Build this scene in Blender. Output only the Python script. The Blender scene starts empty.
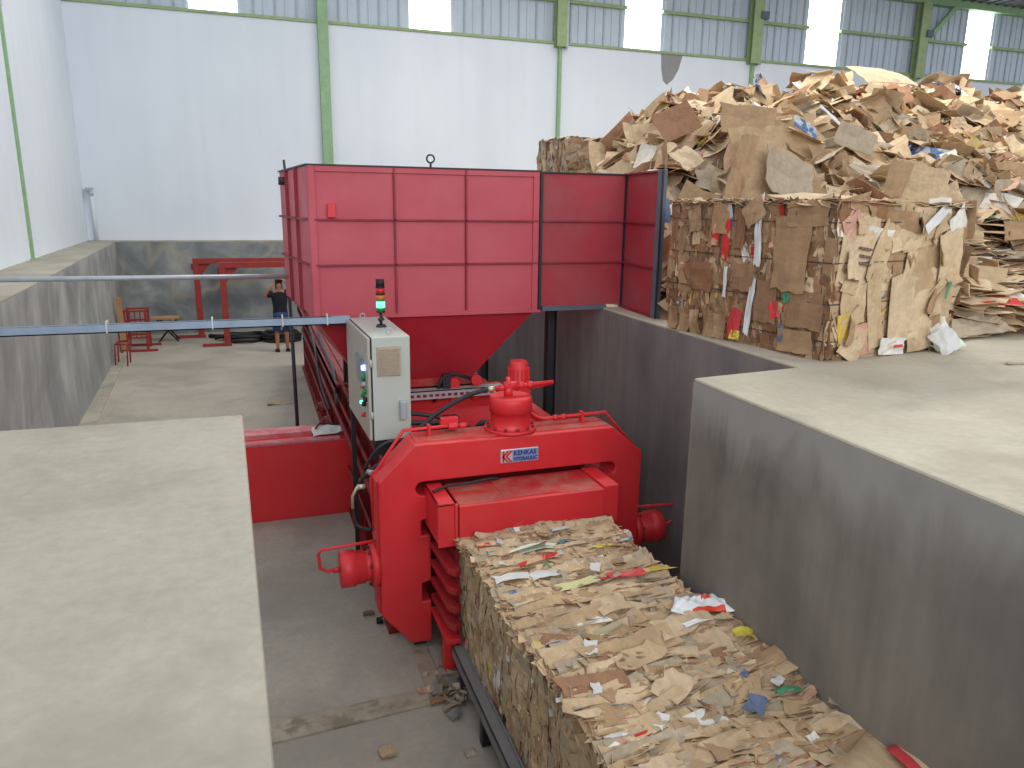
import bpy, bmesh, math, random
from mathutils import Vector, Matrix, noise
scene = bpy.context.scene
COL = scene.collection
rnd = random.Random(7)

# ------------------------------------------------------------------ camera
CAM_H = 1.0
F_PX = 745.0
up = -Vector((470-512, -(3500-384), -F_PX)).normalized()
yv = Vector((248-512, 384-204, -F_PX)); yv = (yv - up*yv.dot(up)).normalized()
xv = yv.cross(up)
cam_d = bpy.data.cameras.new('camera'); cam = bpy.data.objects.new('camera', cam_d); COL.objects.link(cam)
cam.matrix_world = Matrix(((xv.x, xv.y, xv.z, 0), (yv.x, yv.y, yv.z, 0), (up.x, up.y, up.z, CAM_H), (0, 0, 0, 1)))
cam_d.sensor_width = 36; cam_d.lens = F_PX/1024*36; cam_d.clip_end = 200; cam_d.clip_start = .05
scene.camera = cam

# ------------------------------------------------------------------ light and exposure
vs = scene.view_settings
scene.display_settings.display_device = 'sRGB'
vs.view_transform = 'Standard'; vs.look = 'None'; vs.gamma = 1; vs.use_curve_mapping = False
vs.exposure = 0.0
W = bpy.data.worlds.new('daylight'); scene.world = W; W.use_nodes = True
bg = W.node_tree.nodes['Background']; bg.inputs[0].default_value = (.90, .95, 1.0, 1); bg.inputs[1].default_value = .80

def area(name, loc, rot, sx, sy, power, col=(1, 1, 1)):
    l = bpy.data.lights.new(name, 'AREA'); l.shape = 'RECTANGLE'; l.size = sx; l.size_y = sy
    l.energy = power; l.color = col
    o = bpy.data.objects.new(name, l); COL.objects.link(o); o.location = loc; o.rotation_euler = rot
    return o
# translucent roof sheets of the hall
area('roof_skylight', (9.5, 13, 9.5), (math.radians(-14), math.radians(6), 0), 12, 1.6, 1350, (1, .96, .88))
area('roof_skylight', (1, 9, 9.5), (0, 0, 0), 10, 6, 60, (1, .97, .93))
# added soft light behind the camera, brightens upright faces; its source is unseen
area('front_fill', (0, -9, 5.5), (math.radians(78), 0, 0), 16, 6, 1300, (.96, .98, 1))

# ------------------------------------------------------------------ materials
def srgb(r, g, b):
    f = lambda c: (c/255/12.92) if c/255 <= .04045 else ((c/255+.055)/1.055)**2.4
    return (f(r), f(g), f(b))
class NT:
    def __init__(s, name):
        s.m = bpy.data.materials.new(name); s.m.use_nodes = True
        s.t = s.m.node_tree; s.b = s.t.nodes['Principled BSDF']; s.tc = s.t.nodes.new('ShaderNodeTexCoord')
    def n(s, kind, **kw):
        x = s.t.nodes.new(kind)
        for k, v in kw.items(): setattr(x, k, v)
        return x
    def l(s, a, b): s.t.links.new(a, b)
    def noise(s, scale, detail=4, rough=.6, stretch=(1, 1, 1), src='Object', dist=0, off=(0,0,0)):
        mp = s.n('ShaderNodeMapping'); mp.inputs['Scale'].default_value = stretch; mp.inputs['Location'].default_value = off
        s.l(s.tc.outputs[src], mp.inputs[0])
        x = s.n('ShaderNodeTexNoise'); x.inputs['Scale'].default_value = scale; x.inputs['Detail'].default_value = detail
        x.inputs['Roughness'].default_value = rough; x.inputs['Distortion'].default_value = dist
        s.l(mp.outputs[0], x.inputs['Vector']); return x.outputs['Fac']
    def ramp(s, fac, stops):
        r = s.n('ShaderNodeValToRGB'); s.l(fac, r.inputs[0]); e = r.color_ramp.elements
        while len(e) < len(stops): e.new(.5)
        for el, (p, c) in zip(e, stops): el.position = p; el.color = (*c, 1) if len(c) == 3 else c
        return r.outputs[0]
    def mix(s, fac, a, b, mode='MIX'):
        x = s.n('ShaderNodeMix', data_type='RGBA', blend_type=mode)
        if isinstance(fac, (int, float)): x.inputs[0].default_value = fac
        else: s.l(fac, x.inputs[0])
        for i, v in ((6, a), (7, b)):
            if isinstance(v, tuple): x.inputs[i].default_value = (*v[:3], 1)
            else: s.l(v, x.inputs[i])
        return x.outputs[2]
    def bump(s, fac, strength=.3, dist=.01):
        x = s.n('ShaderNodeBump'); x.inputs['Strength'].default_value = strength; x.inputs['Distance'].default_value = dist
        s.l(fac, x.inputs['Height']); s.l(x.outputs[0], s.b.inputs['Normal'])
    def base(s, c):
        if isinstance(c, tuple): s.b.inputs['Base Color'].default_value = (*c[:3], 1)
        else: s.l(c, s.b.inputs['Base Color'])
    def set(s, rough=.8, metal=0, spec=.5):
        s.b.inputs['Roughness'].default_value = rough; s.b.inputs['Metallic'].default_value = metal
        s.b.inputs['Specular IOR Level'].default_value = spec; return s.m
g1 = (0, 0, 0); g2 = (1, 1, 1)
def concrete(name, lo, mid, hi, scale=.8, stretch=(1, 1, 1), rough=.85, blot=None, amt=.5, bump=.15):
    k = NT(name)
    c = k.ramp(k.noise(scale, 7, .62, stretch, dist=.1), [(.32, lo), (.5, mid), (.66, hi)])
    fine = k.ramp(k.noise(22, 5, .7), [(.3, (.90, .90, .90)), (.7, (1.06, 1.06, 1.06))])
    c = k.mix(1, c, fine, 'MULTIPLY')
    if blot:
        f = k.ramp(k.noise(scale*1.7, 6, .6, stretch, dist=.3, off=(3, 7, 1)), [(.5, g1), (.62, (amt,)*3)])
        c = k.mix(f, c, blot)
    k.base(c); k.bump(k.noise(60, 4, .7), bump, .004); return k.set(rough, 0, .3)
M = {}
M['slab'] = concrete('slab_concrete', srgb(158, 151, 137), srgb(172, 165, 151), srgb(184, 177, 163), .7, (1, .8, 1), blot=srgb(144, 138, 126), amt=.6)
M['slab_right'] = concrete('slab_concrete_warm', srgb(172, 163, 145), srgb(187, 178, 160), srgb(198, 190, 172), .7, blot=srgb(160, 150, 134), amt=.5)
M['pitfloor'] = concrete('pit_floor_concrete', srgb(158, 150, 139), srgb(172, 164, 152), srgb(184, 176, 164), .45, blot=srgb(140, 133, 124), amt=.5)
M['gutter'] = concrete('dirty_gutter_mortar', srgb(136, 126, 110), srgb(160, 149, 132), srgb(176, 165, 148), 3, blot=srgb(116, 104, 88), amt=.7)
def wallmat(name, lo, mid, hi, wash, blot, blotamt, washfrom=-.55):
    k = NT(name)
    c = k.ramp(k.noise(1.1, 7, .6, (1, 1, .6), dist=.3), [(.33, lo), (.5, mid), (.68, hi)])
    st = k.ramp(k.noise(5, 5, .6, (1, 1, .07)), [(.35, (.88,)*3), (.65, (1.1,)*3)])
    c = k.mix(1, c, st, 'MULTIPLY')
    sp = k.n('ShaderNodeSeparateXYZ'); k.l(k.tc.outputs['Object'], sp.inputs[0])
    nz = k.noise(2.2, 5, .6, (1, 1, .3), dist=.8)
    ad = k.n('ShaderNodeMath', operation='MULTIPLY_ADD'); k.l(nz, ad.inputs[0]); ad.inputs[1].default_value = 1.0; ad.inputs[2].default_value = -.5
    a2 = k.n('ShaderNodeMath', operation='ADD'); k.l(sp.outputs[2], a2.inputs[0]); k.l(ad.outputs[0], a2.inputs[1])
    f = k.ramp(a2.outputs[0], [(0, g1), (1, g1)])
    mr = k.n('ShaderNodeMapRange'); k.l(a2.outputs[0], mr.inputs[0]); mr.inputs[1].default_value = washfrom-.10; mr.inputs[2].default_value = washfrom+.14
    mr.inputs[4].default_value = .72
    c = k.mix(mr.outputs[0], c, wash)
    if blot:
        f = k.ramp(k.noise(.6, 6, .6, (1, 1, .9), dist=.4, off=(2, 5, 3)), [(.47, g1), (.66, (blotamt,)*3)])
        c = k.mix(f, c, blot)
    k.base(c); k.bump(k.noise(40, 5, .7), .2, .006); return k.set(.8, 0, .3)
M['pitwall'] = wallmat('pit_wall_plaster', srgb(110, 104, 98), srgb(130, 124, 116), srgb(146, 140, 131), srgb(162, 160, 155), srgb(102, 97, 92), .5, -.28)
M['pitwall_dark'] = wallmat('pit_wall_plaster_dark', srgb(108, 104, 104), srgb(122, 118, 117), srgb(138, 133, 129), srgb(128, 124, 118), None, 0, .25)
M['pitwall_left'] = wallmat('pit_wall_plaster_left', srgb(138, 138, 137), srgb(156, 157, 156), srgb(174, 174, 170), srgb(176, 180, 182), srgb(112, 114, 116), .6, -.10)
# back pit wall: dark damp patches with tan efflorescence rings
k = NT('pit_wall_plaster_back')
c = k.ramp(k.noise(.7, 6, .6, dist=.5), [(.36, srgb(100, 106, 110)), (.5, srgb(130, 135, 136)), (.64, srgb(164, 168, 167))])
nz = k.noise(.42, 2, .4, dist=.8, off=(5, 2, 8))
f = k.ramp(nz, [(.465, g1), (.495, (.5,)*3), (.525, g1)])
c = k.mix(f, c, srgb(176, 166, 140)); k.base(c); k.bump(k.noise(30), .2, .01); M['pitwall_back'] = k.set(.8, 0, .3)
k = NT('white_painted_wall')
c = k.ramp(k.noise(.35, 5, .55, (1, 1, .7)), [(.35, srgb(224, 232, 241)), (.7, srgb(234, 241, 249))])
st = k.ramp(k.noise(3, 5, .6, (1, 1, .05)), [(.3, (.965,)*3), (.6, (1.0,)*3)])
k.base(k.mix(1, c, st, 'MULTIPLY')); k.bump(k.noise(25, 4, .6), .12, .01); M['white'] = k.set(.85, 0, .2)
def paint(name, col, dust, rough=.38, amt=.35, scale=3, spec=.5):
    k = NT(name)
    f = k.ramp(k.noise(scale, 6, .65, dist=.6), [(.42, g1), (.72, (amt,)*3)])
    v = k.ramp(k.noise(1.2, 3, .5), [(.3, tuple(x*.86 for x in col)), (.7, col)])
    k.base(k.mix(f, v, dust)); r = k.ramp(k.noise(scale*2, 4, .6), [(.3, (rough,)*3), (.7, (rough+.22,)*3)])
    k.l(r, k.b.inputs['Roughness']); k.bump(k.noise(9, 3, .5), .06, .01); k.b.inputs['Specular IOR Level'].default_value = spec
    return k.m
M['red'] = paint('red_enamel', srgb(224, 46, 54), srgb(190, 86, 78), .36, .2)
M['red_rib'] = paint('red_guide_rib_paint', srgb(176, 36, 44), srgb(120, 60, 56), .42, .35)
M['red_funnel'] = paint('red_funnel_paint', srgb(178, 36, 50), srgb(150, 60, 60), .45, .25)
M['red_dusty'] = paint('red_enamel_dusty', srgb(192, 40, 42), srgb(160, 120, 100), .5, .8, 4)
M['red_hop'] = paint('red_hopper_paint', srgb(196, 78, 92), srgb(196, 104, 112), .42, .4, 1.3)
M['red_old'] = paint('red_faded_paint', srgb(172, 52, 64), srgb(146, 88, 90), .5, .6, 2.2)
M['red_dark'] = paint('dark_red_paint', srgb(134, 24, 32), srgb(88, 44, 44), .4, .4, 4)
M['pink_dust'] = paint('red_under_pale_dust', srgb(196, 100, 108), srgb(198, 160, 160), .6, .8, 5)
def plain(name, col, rough=.6, metal=0, spec=.5, vary=.12, sc=6):
    k = NT(name); k.base(k.ramp(k.noise(sc, 4, .6), [(.3, tuple(x*(1-vary) for x in col)), (.7, tuple(min(1, x*(1+vary)) for x in col))]))
    return k.set(rough, metal, spec)
M['black'] = plain('black_steel', srgb(40, 40, 44), .5)
M['rail'] = plain('worn_dark_steel', srgb(124, 122, 122), .45, .0)
M['edge'] = plain('grey_blue_edge_steel', srgb(88, 98, 112), .5)
M['ribline'] = paint('dark_red_rib', srgb(150, 40, 56), srgb(90, 40, 46), .5, .4, 4)
M['green'] = plain('green_column_paint', srgb(142, 176, 136), .6)
M['green_dark'] = plain('green_beam_paint', srgb(152, 172, 126), .6)
M['galv'] = plain('galvanised_steel', srgb(176, 184, 190), .45, .3)
M['tray'] = plain('grey_cable_tray_metal', srgb(150, 166, 186), .5, 0)
M['clad'] = plain('grey_blue_sheet_cladding', srgb(196, 208, 220), .6, 0, .4, .05, 2)
M['cladrib'] = plain('cladding_lap_seam', srgb(168, 180, 192), .6)
M['cab'] = plain('light_grey_cabinet_enamel', srgb(186, 192, 184), .45, 0, .5, .03)
M['cabdoor'] = plain('beige_grey_door_enamel', srgb(176, 172, 160), .5, 0, .5, .04)
M['grille'] = plain('beige_filter_grille', srgb(176, 160, 140), .7)
M['seal'] = plain('black_rubber', srgb(24, 25, 28), .6)
M['hose'] = plain('black_hose_rubber', srgb(46, 46, 50), .5)
M['brass'] = plain('zinc_fitting', srgb(206, 196, 170), .35, .6)
M['skin'] = plain('skin', srgb(168, 112, 84), .6)
M['shirt'] = plain('black_cotton', srgb(24, 25, 32), .9)
M['shorts'] = plain('blue_denim', srgb(44, 66, 112), .9)
M['hair'] = plain('black_hair', srgb(16, 14, 14), .7)
M['wood'] = plain('raw_timber', srgb(178, 138, 96), .8)
M['rust'] = plain('rusty_red_steel', srgb(150, 50, 46), .7)
M['brick'] = plain('bare_grey_render', srgb(150, 148, 150), .95, 0, .2, .1, 20)
M['roof'] = plain('roof_sheet', srgb(92, 98, 96), .7)
M['logo_blue'] = plain('logo_pale_blue', srgb(128, 150, 196), .4)
M['logo_silver'] = plain('logo_silver', srgb(196, 200, 210), .35, .3)
M['logo_text'] = plain('logo_navy', srgb(34, 52, 120), .5)
M['logo_red'] = plain('logo_red', srgb(206, 36, 48), .5)
M['paper'] = plain('white_paper', srgb(206, 206, 204), .8)
M['dust'] = concrete('grey_dust', srgb(104, 100, 96), srgb(128, 124, 118), srgb(146, 140, 132), 6)
def emit(name, col, st):
    k = NT(name); k.base(tuple(x*.6 for x in col)); k.b.inputs['Emission Color'].default_value = (*col, 1); k.b.inputs['Emission Strength'].default_value = st
    return k.set(.4)
M['daypanel'] = emit('daylit_translucent_sheet', (.95, .98, 1), 4.5)
M['led_green'] = emit('green_lamp_lens', (.10, 1, .42), 3.0)
M['led_green_core'] = emit('green_lamp_bulb', (.45, 1, .72), 5)
M['lens_green'] = plain('green_lens', srgb(20, 130, 70), .3)
M['lens_amber'] = plain('amber_lens', srgb(190, 120, 40), .3)
M['lens_red'] = plain('red_lens', srgb(190, 40, 44), .3)
M['led_blue'] = emit('blue_indicator', (.25, .3, 1), 4)
M['screen'] = plain('panel_screen', srgb(120, 130, 140), .3)

def cardboard(name, col, rough=.85, wave=.5, printcol=None, pamt=0):
    k = NT(name)
    c = k.ramp(k.noise(4.5, 5, .6), [(.32, tuple(x*.80 for x in col)), (.52, col), (.72, tuple(min(1, x*1.12) for x in col))])
    st = k.ramp(k.noise(26, 4, .7, (1, .25, 1)), [(.35, (.86,)*3), (.6, (1.03,)*3)])
    c = k.mix(1, c, st, 'MULTIPLY')
    if printcol:
        f = k.ramp(k.noise(7, 2, .4, dist=.6, off=(1, 2, 3)), [(.5, g1), (.54, (pamt,)*3)])
        c = k.mix(f, c, printcol)
    k.base(c); k.bump(k.noise(30, 3, .6, (1, .3, 1)), .25, .004); return k.set(rough, 0, .25)
KR = [cardboard('kraft_cardboard_tan', srgb(196, 170, 136)), cardboard('kraft_cardboard_mid', srgb(186, 158, 124)),
      cardboard('kraft_cardboard_brown', srgb(170, 140, 108)), cardboard('kraft_cardboard_pale', srgb(206, 182, 150)),
      cardboard('kraft_cardboard_grey', srgb(176, 160, 138)), cardboard('kraft_cardboard_red_brown', srgb(154, 116, 90)),
      cardboard('white_coated_card', srgb(224, 220, 212)), cardboard('red_printed_card', srgb(196, 56, 52), printcol=srgb(206, 178, 146), pamt=.8),
      cardboard('blue_printed_card', srgb(92, 118, 160), printcol=srgb(200, 200, 196), pamt=.8), cardboard('green_printed_card', srgb(82, 138, 104), printcol=srgb(196, 180, 150), pamt=.8),
      cardboard('yellow_printed_card', srgb(208, 180, 84), printcol=srgb(206, 186, 150), pamt=.7), cardboard('pink_faded_card', srgb(196, 150, 132), printcol=srgb(198, 172, 138), pamt=.8)]
KD = [cardboard('shaded_kraft_brown', srgb(150, 118, 90)), cardboard('shaded_kraft_rust', srgb(142, 104, 76)),  # reddish-brown kraft, with the bale side's shade mixed into the colour
      cardboard('shaded_kraft_dark', srgb(122, 94, 72)), cardboard('shaded_kraft_tan', srgb(166, 134, 102))]
M['core'] = cardboard('crushed_cardboard_core', srgb(128, 102, 80))
M['coregrey'] = cardboard('crushed_cardboard_core_dusty', srgb(120, 104, 86))
M['bag'] = plain('white_glossy_plastic', srgb(232, 234, 236), .3)
M['orange_print'] = plain('orange_red_print', srgb(226, 76, 48), .4)
M['bright_red'] = plain('bright_red_plastic', srgb(198, 60, 64), .5)
M['lime'] = plain('pale_lime_paper', srgb(206, 208, 150), .7)
M['yellowpl'] = plain('yellow_plastic', srgb(206, 190, 72), .5)
M['teal'] = plain('teal_print', srgb(70, 112, 112), .6)
M['bluepl'] = plain('blue_plastic', srgb(96, 112, 142), .5)
M['greenpl'] = plain('green_plastic', srgb(70, 140, 104), .6)
M['mintpaper'] = plain('pale_mint_paper', srgb(206, 220, 200), .7)
M['print_grey'] = plain('grey_ink', srgb(120, 100, 84), .8)

# ------------------------------------------------------------------ mesh helpers
class MB:
    def __init__(s): s.v = []; s.f = []; s.m = []; s.s = []
    def add(s, vs, fs, m=0, sm=False):
        o = len(s.v); s.v += [tuple(v) for v in vs]
        for i, f in enumerate(fs):
            s.f.append([o+j for j in f]); s.m.append(m); s.s.append(sm if isinstance(sm, bool) else sm[i])
        return s
    def box(s, x0, x1, y0, y1, z0, z1, m=0, mat=None):
        v = [Vector(p) for p in ((x0, y0, z0), (x1, y0, z0), (x1, y1, z0), (x0, y1, z0), (x0, y0, z1), (x1, y0, z1), (x1, y1, z1), (x0, y1, z1))]
        if mat is not None: v = [mat @ p for p in v]
        return s.add(v, [(0, 3, 2, 1), (4, 5, 6, 7), (0, 1, 5, 4), (1, 2, 6, 5), (2, 3, 7, 6), (3, 0, 4, 7)], m)
    def hexa(s, v, m=0): return s.add(v, [(0, 3, 2, 1), (4, 5, 6, 7), (0, 1, 5, 4), (1, 2, 6, 5), (2, 3, 7, 6), (3, 0, 4, 7)], m)
    def cyl(s, a, b, r, r2=None, n=24, m=0):
        return s.lathe(a, b, [(0, r), (1, r if r2 is None else r2)], n, m)
    def lathe(s, a, b, prof, n=24, m=0):
        a = Vector(a); b = Vector(b); d = b-a; q = d.to_track_quat('Z', 'Y').to_matrix(); X = q @ Vector((1, 0, 0)); Y = q @ Vector((0, 1, 0))
        vs = []; fs = []; sm = []
        for t, r in prof:
            for i in range(n):
                an = 2*math.pi*i/n; vs.append(a+d*t+X*(r*math.cos(an))+Y*(r*math.sin(an)))
        for k in range(len(prof)-1):
            for i in range(n):
                j = (i+1) % n; fs.append((k*n+i, k*n+j, (k+1)*n+j, (k+1)*n+i)); sm.append(prof[k][0] != prof[k+1][0])
        fs.append(tuple(range(n))[::-1]); sm.append(False)
        K = len(prof)-1; fs.append(tuple(K*n+i for i in range(n))); sm.append(False)
        return s.add(vs, fs, m, sm)
    def tube(s, pts, r, n=10, m=0, smooth=0):
        pts = [Vector(p) for p in pts]
        if smooth:
            out = []; P = [pts[0]]+pts+[pts[-1]]
            for i in range(1, len(P)-2):
                for k in range(smooth):
                    t = k/smooth; p0, p1, p2, p3 = P[i-1:i+3]
                    out.append(.5*((2*p1)+(-p0+p2)*t+(2*p0-5*p1+4*p2-p3)*t*t+(-p0+3*p1-3*p2+p3)*t**3))
            out.append(pts[-1]); pts = out
        vs = []; fs = []; ref = None
        for i, p in enumerate(pts):
            d = (pts[min(i+1, len(pts)-1)]-pts[max(i-1, 0)]).normalized()
            if ref is None: ref = d.orthogonal().normalized()
            ref = (ref-d*ref.dot(d)).normalized(); o = d.cross(ref)
            k = 1
            if 0 < i < len(pts)-1:
                c = max(.5, math.cos((pts[i]-pts[i-1]).angle(pts[i+1]-pts[i])/2)); k = 1/c
            for j in range(n):
                an = 2*math.pi*j/n; vs.append(p+(ref*math.cos(an)+o*math.sin(an))*r*(k if not smooth else 1))
        for i in range(len(pts)-1):
            for j in range(n): fs.append((i*n+j, i*n+(j+1) % n, (i+1)*n+(j+1) % n, (i+1)*n+j))
        sm = [True]*len(fs)+[False]*2
        fs.append(tuple(range(n))[::-1]); fs.append(tuple((len(pts)-1)*n+j for j in range(n)))
        return s.add(vs, fs, m, sm)
    def prism(s, poly, fn, d0, d1, m=0):
        # poly: 2D points; fn(a,b,d) -> 3D point
        n = len(poly); vs = [fn(a, b, d0) for a, b in poly]+[fn(a, b, d1) for a, b in poly]
        fs = [tuple(range(n))[::-1], tuple(range(n, 2*n))]+[(i, (i+1) % n, n+(i+1) % n, n+i) for i in range(n)]
        return s.add(vs, fs, m)
    def build(s, name, mats, parent=None, bevel=0, loc=None):
        me = bpy.data.meshes.new(name)
        v = s.v
        if loc is not None: v = [(a-loc[0], b-loc[1], c-loc[2]) for a, b, c in v]
        me.from_pydata(v, [], s.f); me.update()
        for mt in (mats if isinstance(mats, (list, tuple)) else [mats]): me.materials.append(mt)
        me.polygons.foreach_set('material_index', s.m); me.polygons.foreach_set('use_smooth', s.s)
        bm = bmesh.new(); bm.from_mesh(me); bmesh.ops.recalc_face_normals(bm, faces=bm.faces); bm.to_mesh(me); bm.free()
        o = bpy.data.objects.new(name, me); COL.objects.link(o)
        if loc is not None: o.location = loc
        if parent: o.parent = parent
        if bevel:
            b = o.modifiers.new('bevel', 'BEVEL'); b.width = bevel; b.segments = 2; b.limit_method = 'ANGLE'; b.angle_limit = math.radians(40)
        return o
def surf(fn, nx_, ny_, mf=lambda i, j: 0):
    m = MB(); vs = [fn(i/nx_, j/ny_) for j in range(ny_+1) for i in range(nx_+1)]; fs = []; ms = []
    for j in range(ny_):
        for i in range(nx_): a = j*(nx_+1)+i; fs.append((a, a+1, a+nx_+2, a+nx_+1)); ms.append(mf(i, j))
    m.add(vs, fs, 0, True); m.m = ms; return m
def tag(o, label, cat, group=None, kind=None):
    o['label'] = label; o['category'] = cat
    if group: o['group'] = group
    if kind: o['kind'] = kind
    return o
def struct(o): o['kind'] = 'structure'; return o
def thing(name, label, cat, loc, group=None, rz=0):
    o = bpy.data.objects.new(name, None); COL.objects.link(o); o.location = loc; o.rotation_euler = (0, 0, rz); o.empty_display_size = .1
    return tag(o, label, cat, group)
class Part:
    """parts given in world coordinates, stored relative to the thing's base"""
    def __init__(s, root): s.r = root
    def __call__(s, name, mb, mats, bevel=0, label=None, parent=None):
        l = s.r.location
        mb.v = [(a-l.x, b-l.y, c-l.z) for a, b, c in mb.v]
        o = mb.build(name, mats, parent or s.r, bevel)
        if label: o['label'] = label
        return o

# ------------------------------------------------------------------ the setting
PF = -2.4
def rimx(y): return -2.42-.064*(y-8.85)
FL = [(.071, -2.0), (-.09, 3.71), (rimx(3.76), 3.76), (rimx(6.5), 6.5), (rimx(21.3), 21.3), (3.37, 21.3), (3.37, 6.76), (3.34, 3.89), (2.49, 3.80), (2.44, 1.0), (2.38, -2.0)]
m = MB(); m.prism(FL[:2]+[(rimx(3.76), 3.76), (-8, 3.9), (-8, -2.0)], lambda a, b, d: (a, b, d), -.025, 0)
struct(m.build('floor', M['slab'], bevel=.012))
m = MB(); m.prism([(-8, 3.9), (rimx(3.76), 3.76), (rimx(6.5), 6.5), (rimx(21.3), 21.3), (3.37, 21.3), (3.37, 22.4), (-8, 22.4)], lambda a, b, d: (a, b, d), -.025, 0)
struct(m.build('floor_ledge', M['slab'], bevel=.008))
m = MB(); m.prism([(3.37, 22.4), (3.37, 6.76), (3.34, 3.89), (2.49, 3.80), (2.44, 1.0), (2.38, -2), (36, -2), (36, 22.4)], lambda a, b, d: (a, b, d), -.025, 0)
struct(m.build('floor_hall', M['slab_right'], bevel=.012))
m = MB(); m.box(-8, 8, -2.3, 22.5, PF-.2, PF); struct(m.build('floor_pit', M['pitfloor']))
def wallseg(name, a, b, a2, b2, th, mat):
    """vertical slab from top edge a-b (z=-.12) to foot a2-b2, th = outward offset vector"""
    m = MB(); t = Vector((th[0], th[1], 0))
    A = Vector((*a2, PF)); B = Vector((*b2, PF)); C = Vector((*b, -.02)); D = Vector((*a, -.02))
    m.hexa([A, B, B+t, A+t, D, C, C+t, D+t]); return struct(m.build(name, mat))
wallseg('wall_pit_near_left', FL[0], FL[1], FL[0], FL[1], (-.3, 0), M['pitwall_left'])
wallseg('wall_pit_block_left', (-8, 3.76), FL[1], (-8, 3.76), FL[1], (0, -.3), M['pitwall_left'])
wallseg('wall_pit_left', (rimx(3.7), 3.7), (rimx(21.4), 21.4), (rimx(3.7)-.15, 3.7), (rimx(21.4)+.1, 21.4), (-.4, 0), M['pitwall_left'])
wallseg('wall_pit_back', (rimx(21.3)-.2, 21.3), (3.6, 21.3), (rimx(21.3)-.2, 21.3), (3.6, 21.3), (0, .3), M['pitwall_back'])
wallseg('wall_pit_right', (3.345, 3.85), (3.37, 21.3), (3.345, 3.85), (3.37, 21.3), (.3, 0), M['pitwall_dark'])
wallseg('wall_pit_corner', (2.49, 3.80), (3.5, 3.90), (2.49, 3.80), (3.5, 3.90), (0, -.3), M['pitwall'])
wallseg('wall_pit_near_right', (2.38, -2), (2.49, 3.79), (2.38, -2), (2.49, 3.79), (.3, 0), M['pitwall'])
wallseg('wall_pit_front', (-.3, -2), (2.7, -2), (-.3, -2), (2.7, -2), (0, -.3), M['pitwall'])
# building walls
YB = 21.9
def lwx(y): return -3.46-.05*(y-12.7)
m = MB(); m.hexa([(lwx(-2), -2, -.05), (lwx(YB), YB, -.05), (lwx(YB)-.3, YB, -.05), (lwx(-2)-.3, -2, -.05), (lwx(-2), -2, 9), (lwx(YB), YB, 9), (lwx(YB)-.3, YB, 9), (lwx(-2)-.3, -2, 9)])
struct(m.build('wall_left', M['white']))
ZW = 5.63
m = MB(); m.box(-6, 36, YB, YB+.3, -.05, ZW); struct(m.build('wall_back', M['white'], bevel=.01))
# metal cladding with lapped ribs above the masonry
strips = [(-1.1, .06), (4.52, 5.7), (11.12, 12.36), (17.8, 19.1), (24.7, 25.9), (31.3, 32.5)]
ZT = 8.05
xs = -4.0
ei = 1
for i, (a, b) in enumerate(strips+[(36, 36)]):
    m = MB(); m.box(xs, a, YB+.12, YB+.16, ZW, ZT)
    x = xs+.1; q = 0
    while x < a-.05:
        m.box(x, x+.05, YB+.08, YB+.125, ZW+.0, ZT, 1 if q % 2 else 0); x += .27; q += 1
    o = m.build('wall_cladding_panel', [M['clad'], M['cladrib']]); struct(o); o.name = 'wall_cladding'
    if b > a:
        w = MB(); w.box(a, b, YB+.13, YB+.16, ZW-.03, ZT-.05)
        fr = struct(w.build('window_%d' % (i+1), M['daypanel']))
    xs = b
m = MB(); m.box(-4.2, 36, YB-.05, YB+.06, ZW, ZW+.07); struct(m.build('trim_1', M['green_dark']))
m = MB()
xs = -4.0
for a, b in strips+[(36, 36)]:
    m.box(xs, a, YB+.0, YB+.1, 6.78, 6.87); xs = b
struct(m.build('trim_2', M['green_dark']))
m = MB(); m.box(-4.2, 36, YB-.15, YB+.1, ZT-.1, ZT+.15); struct(m.build('trim_3', M['green']))
m = MB(); m.box(-4.2, 36, YB-1.6, YB+.6, ZT+.15, ZT+.22)
x = -4
while x < 36: m.box(x, x+.05, YB-1.6, YB+.1, ZT+.10, ZT+.15); x += .4
struct(m.build('ceiling', M['roof']))
# grey scar in the white wall under the daylight strip
m = MB(); pts = [(12.35, 5.62), (12.38, 5.2), (12.46, 4.86), (12.6, 4.74), (12.8, 4.9), (12.98, 5.2), (13.1, 5.62)]
m.prism(pts, lambda a, b, d: (a, d, b), YB-.012, YB+.02); struct(m.build('trim_4', M['brick']))

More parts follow.
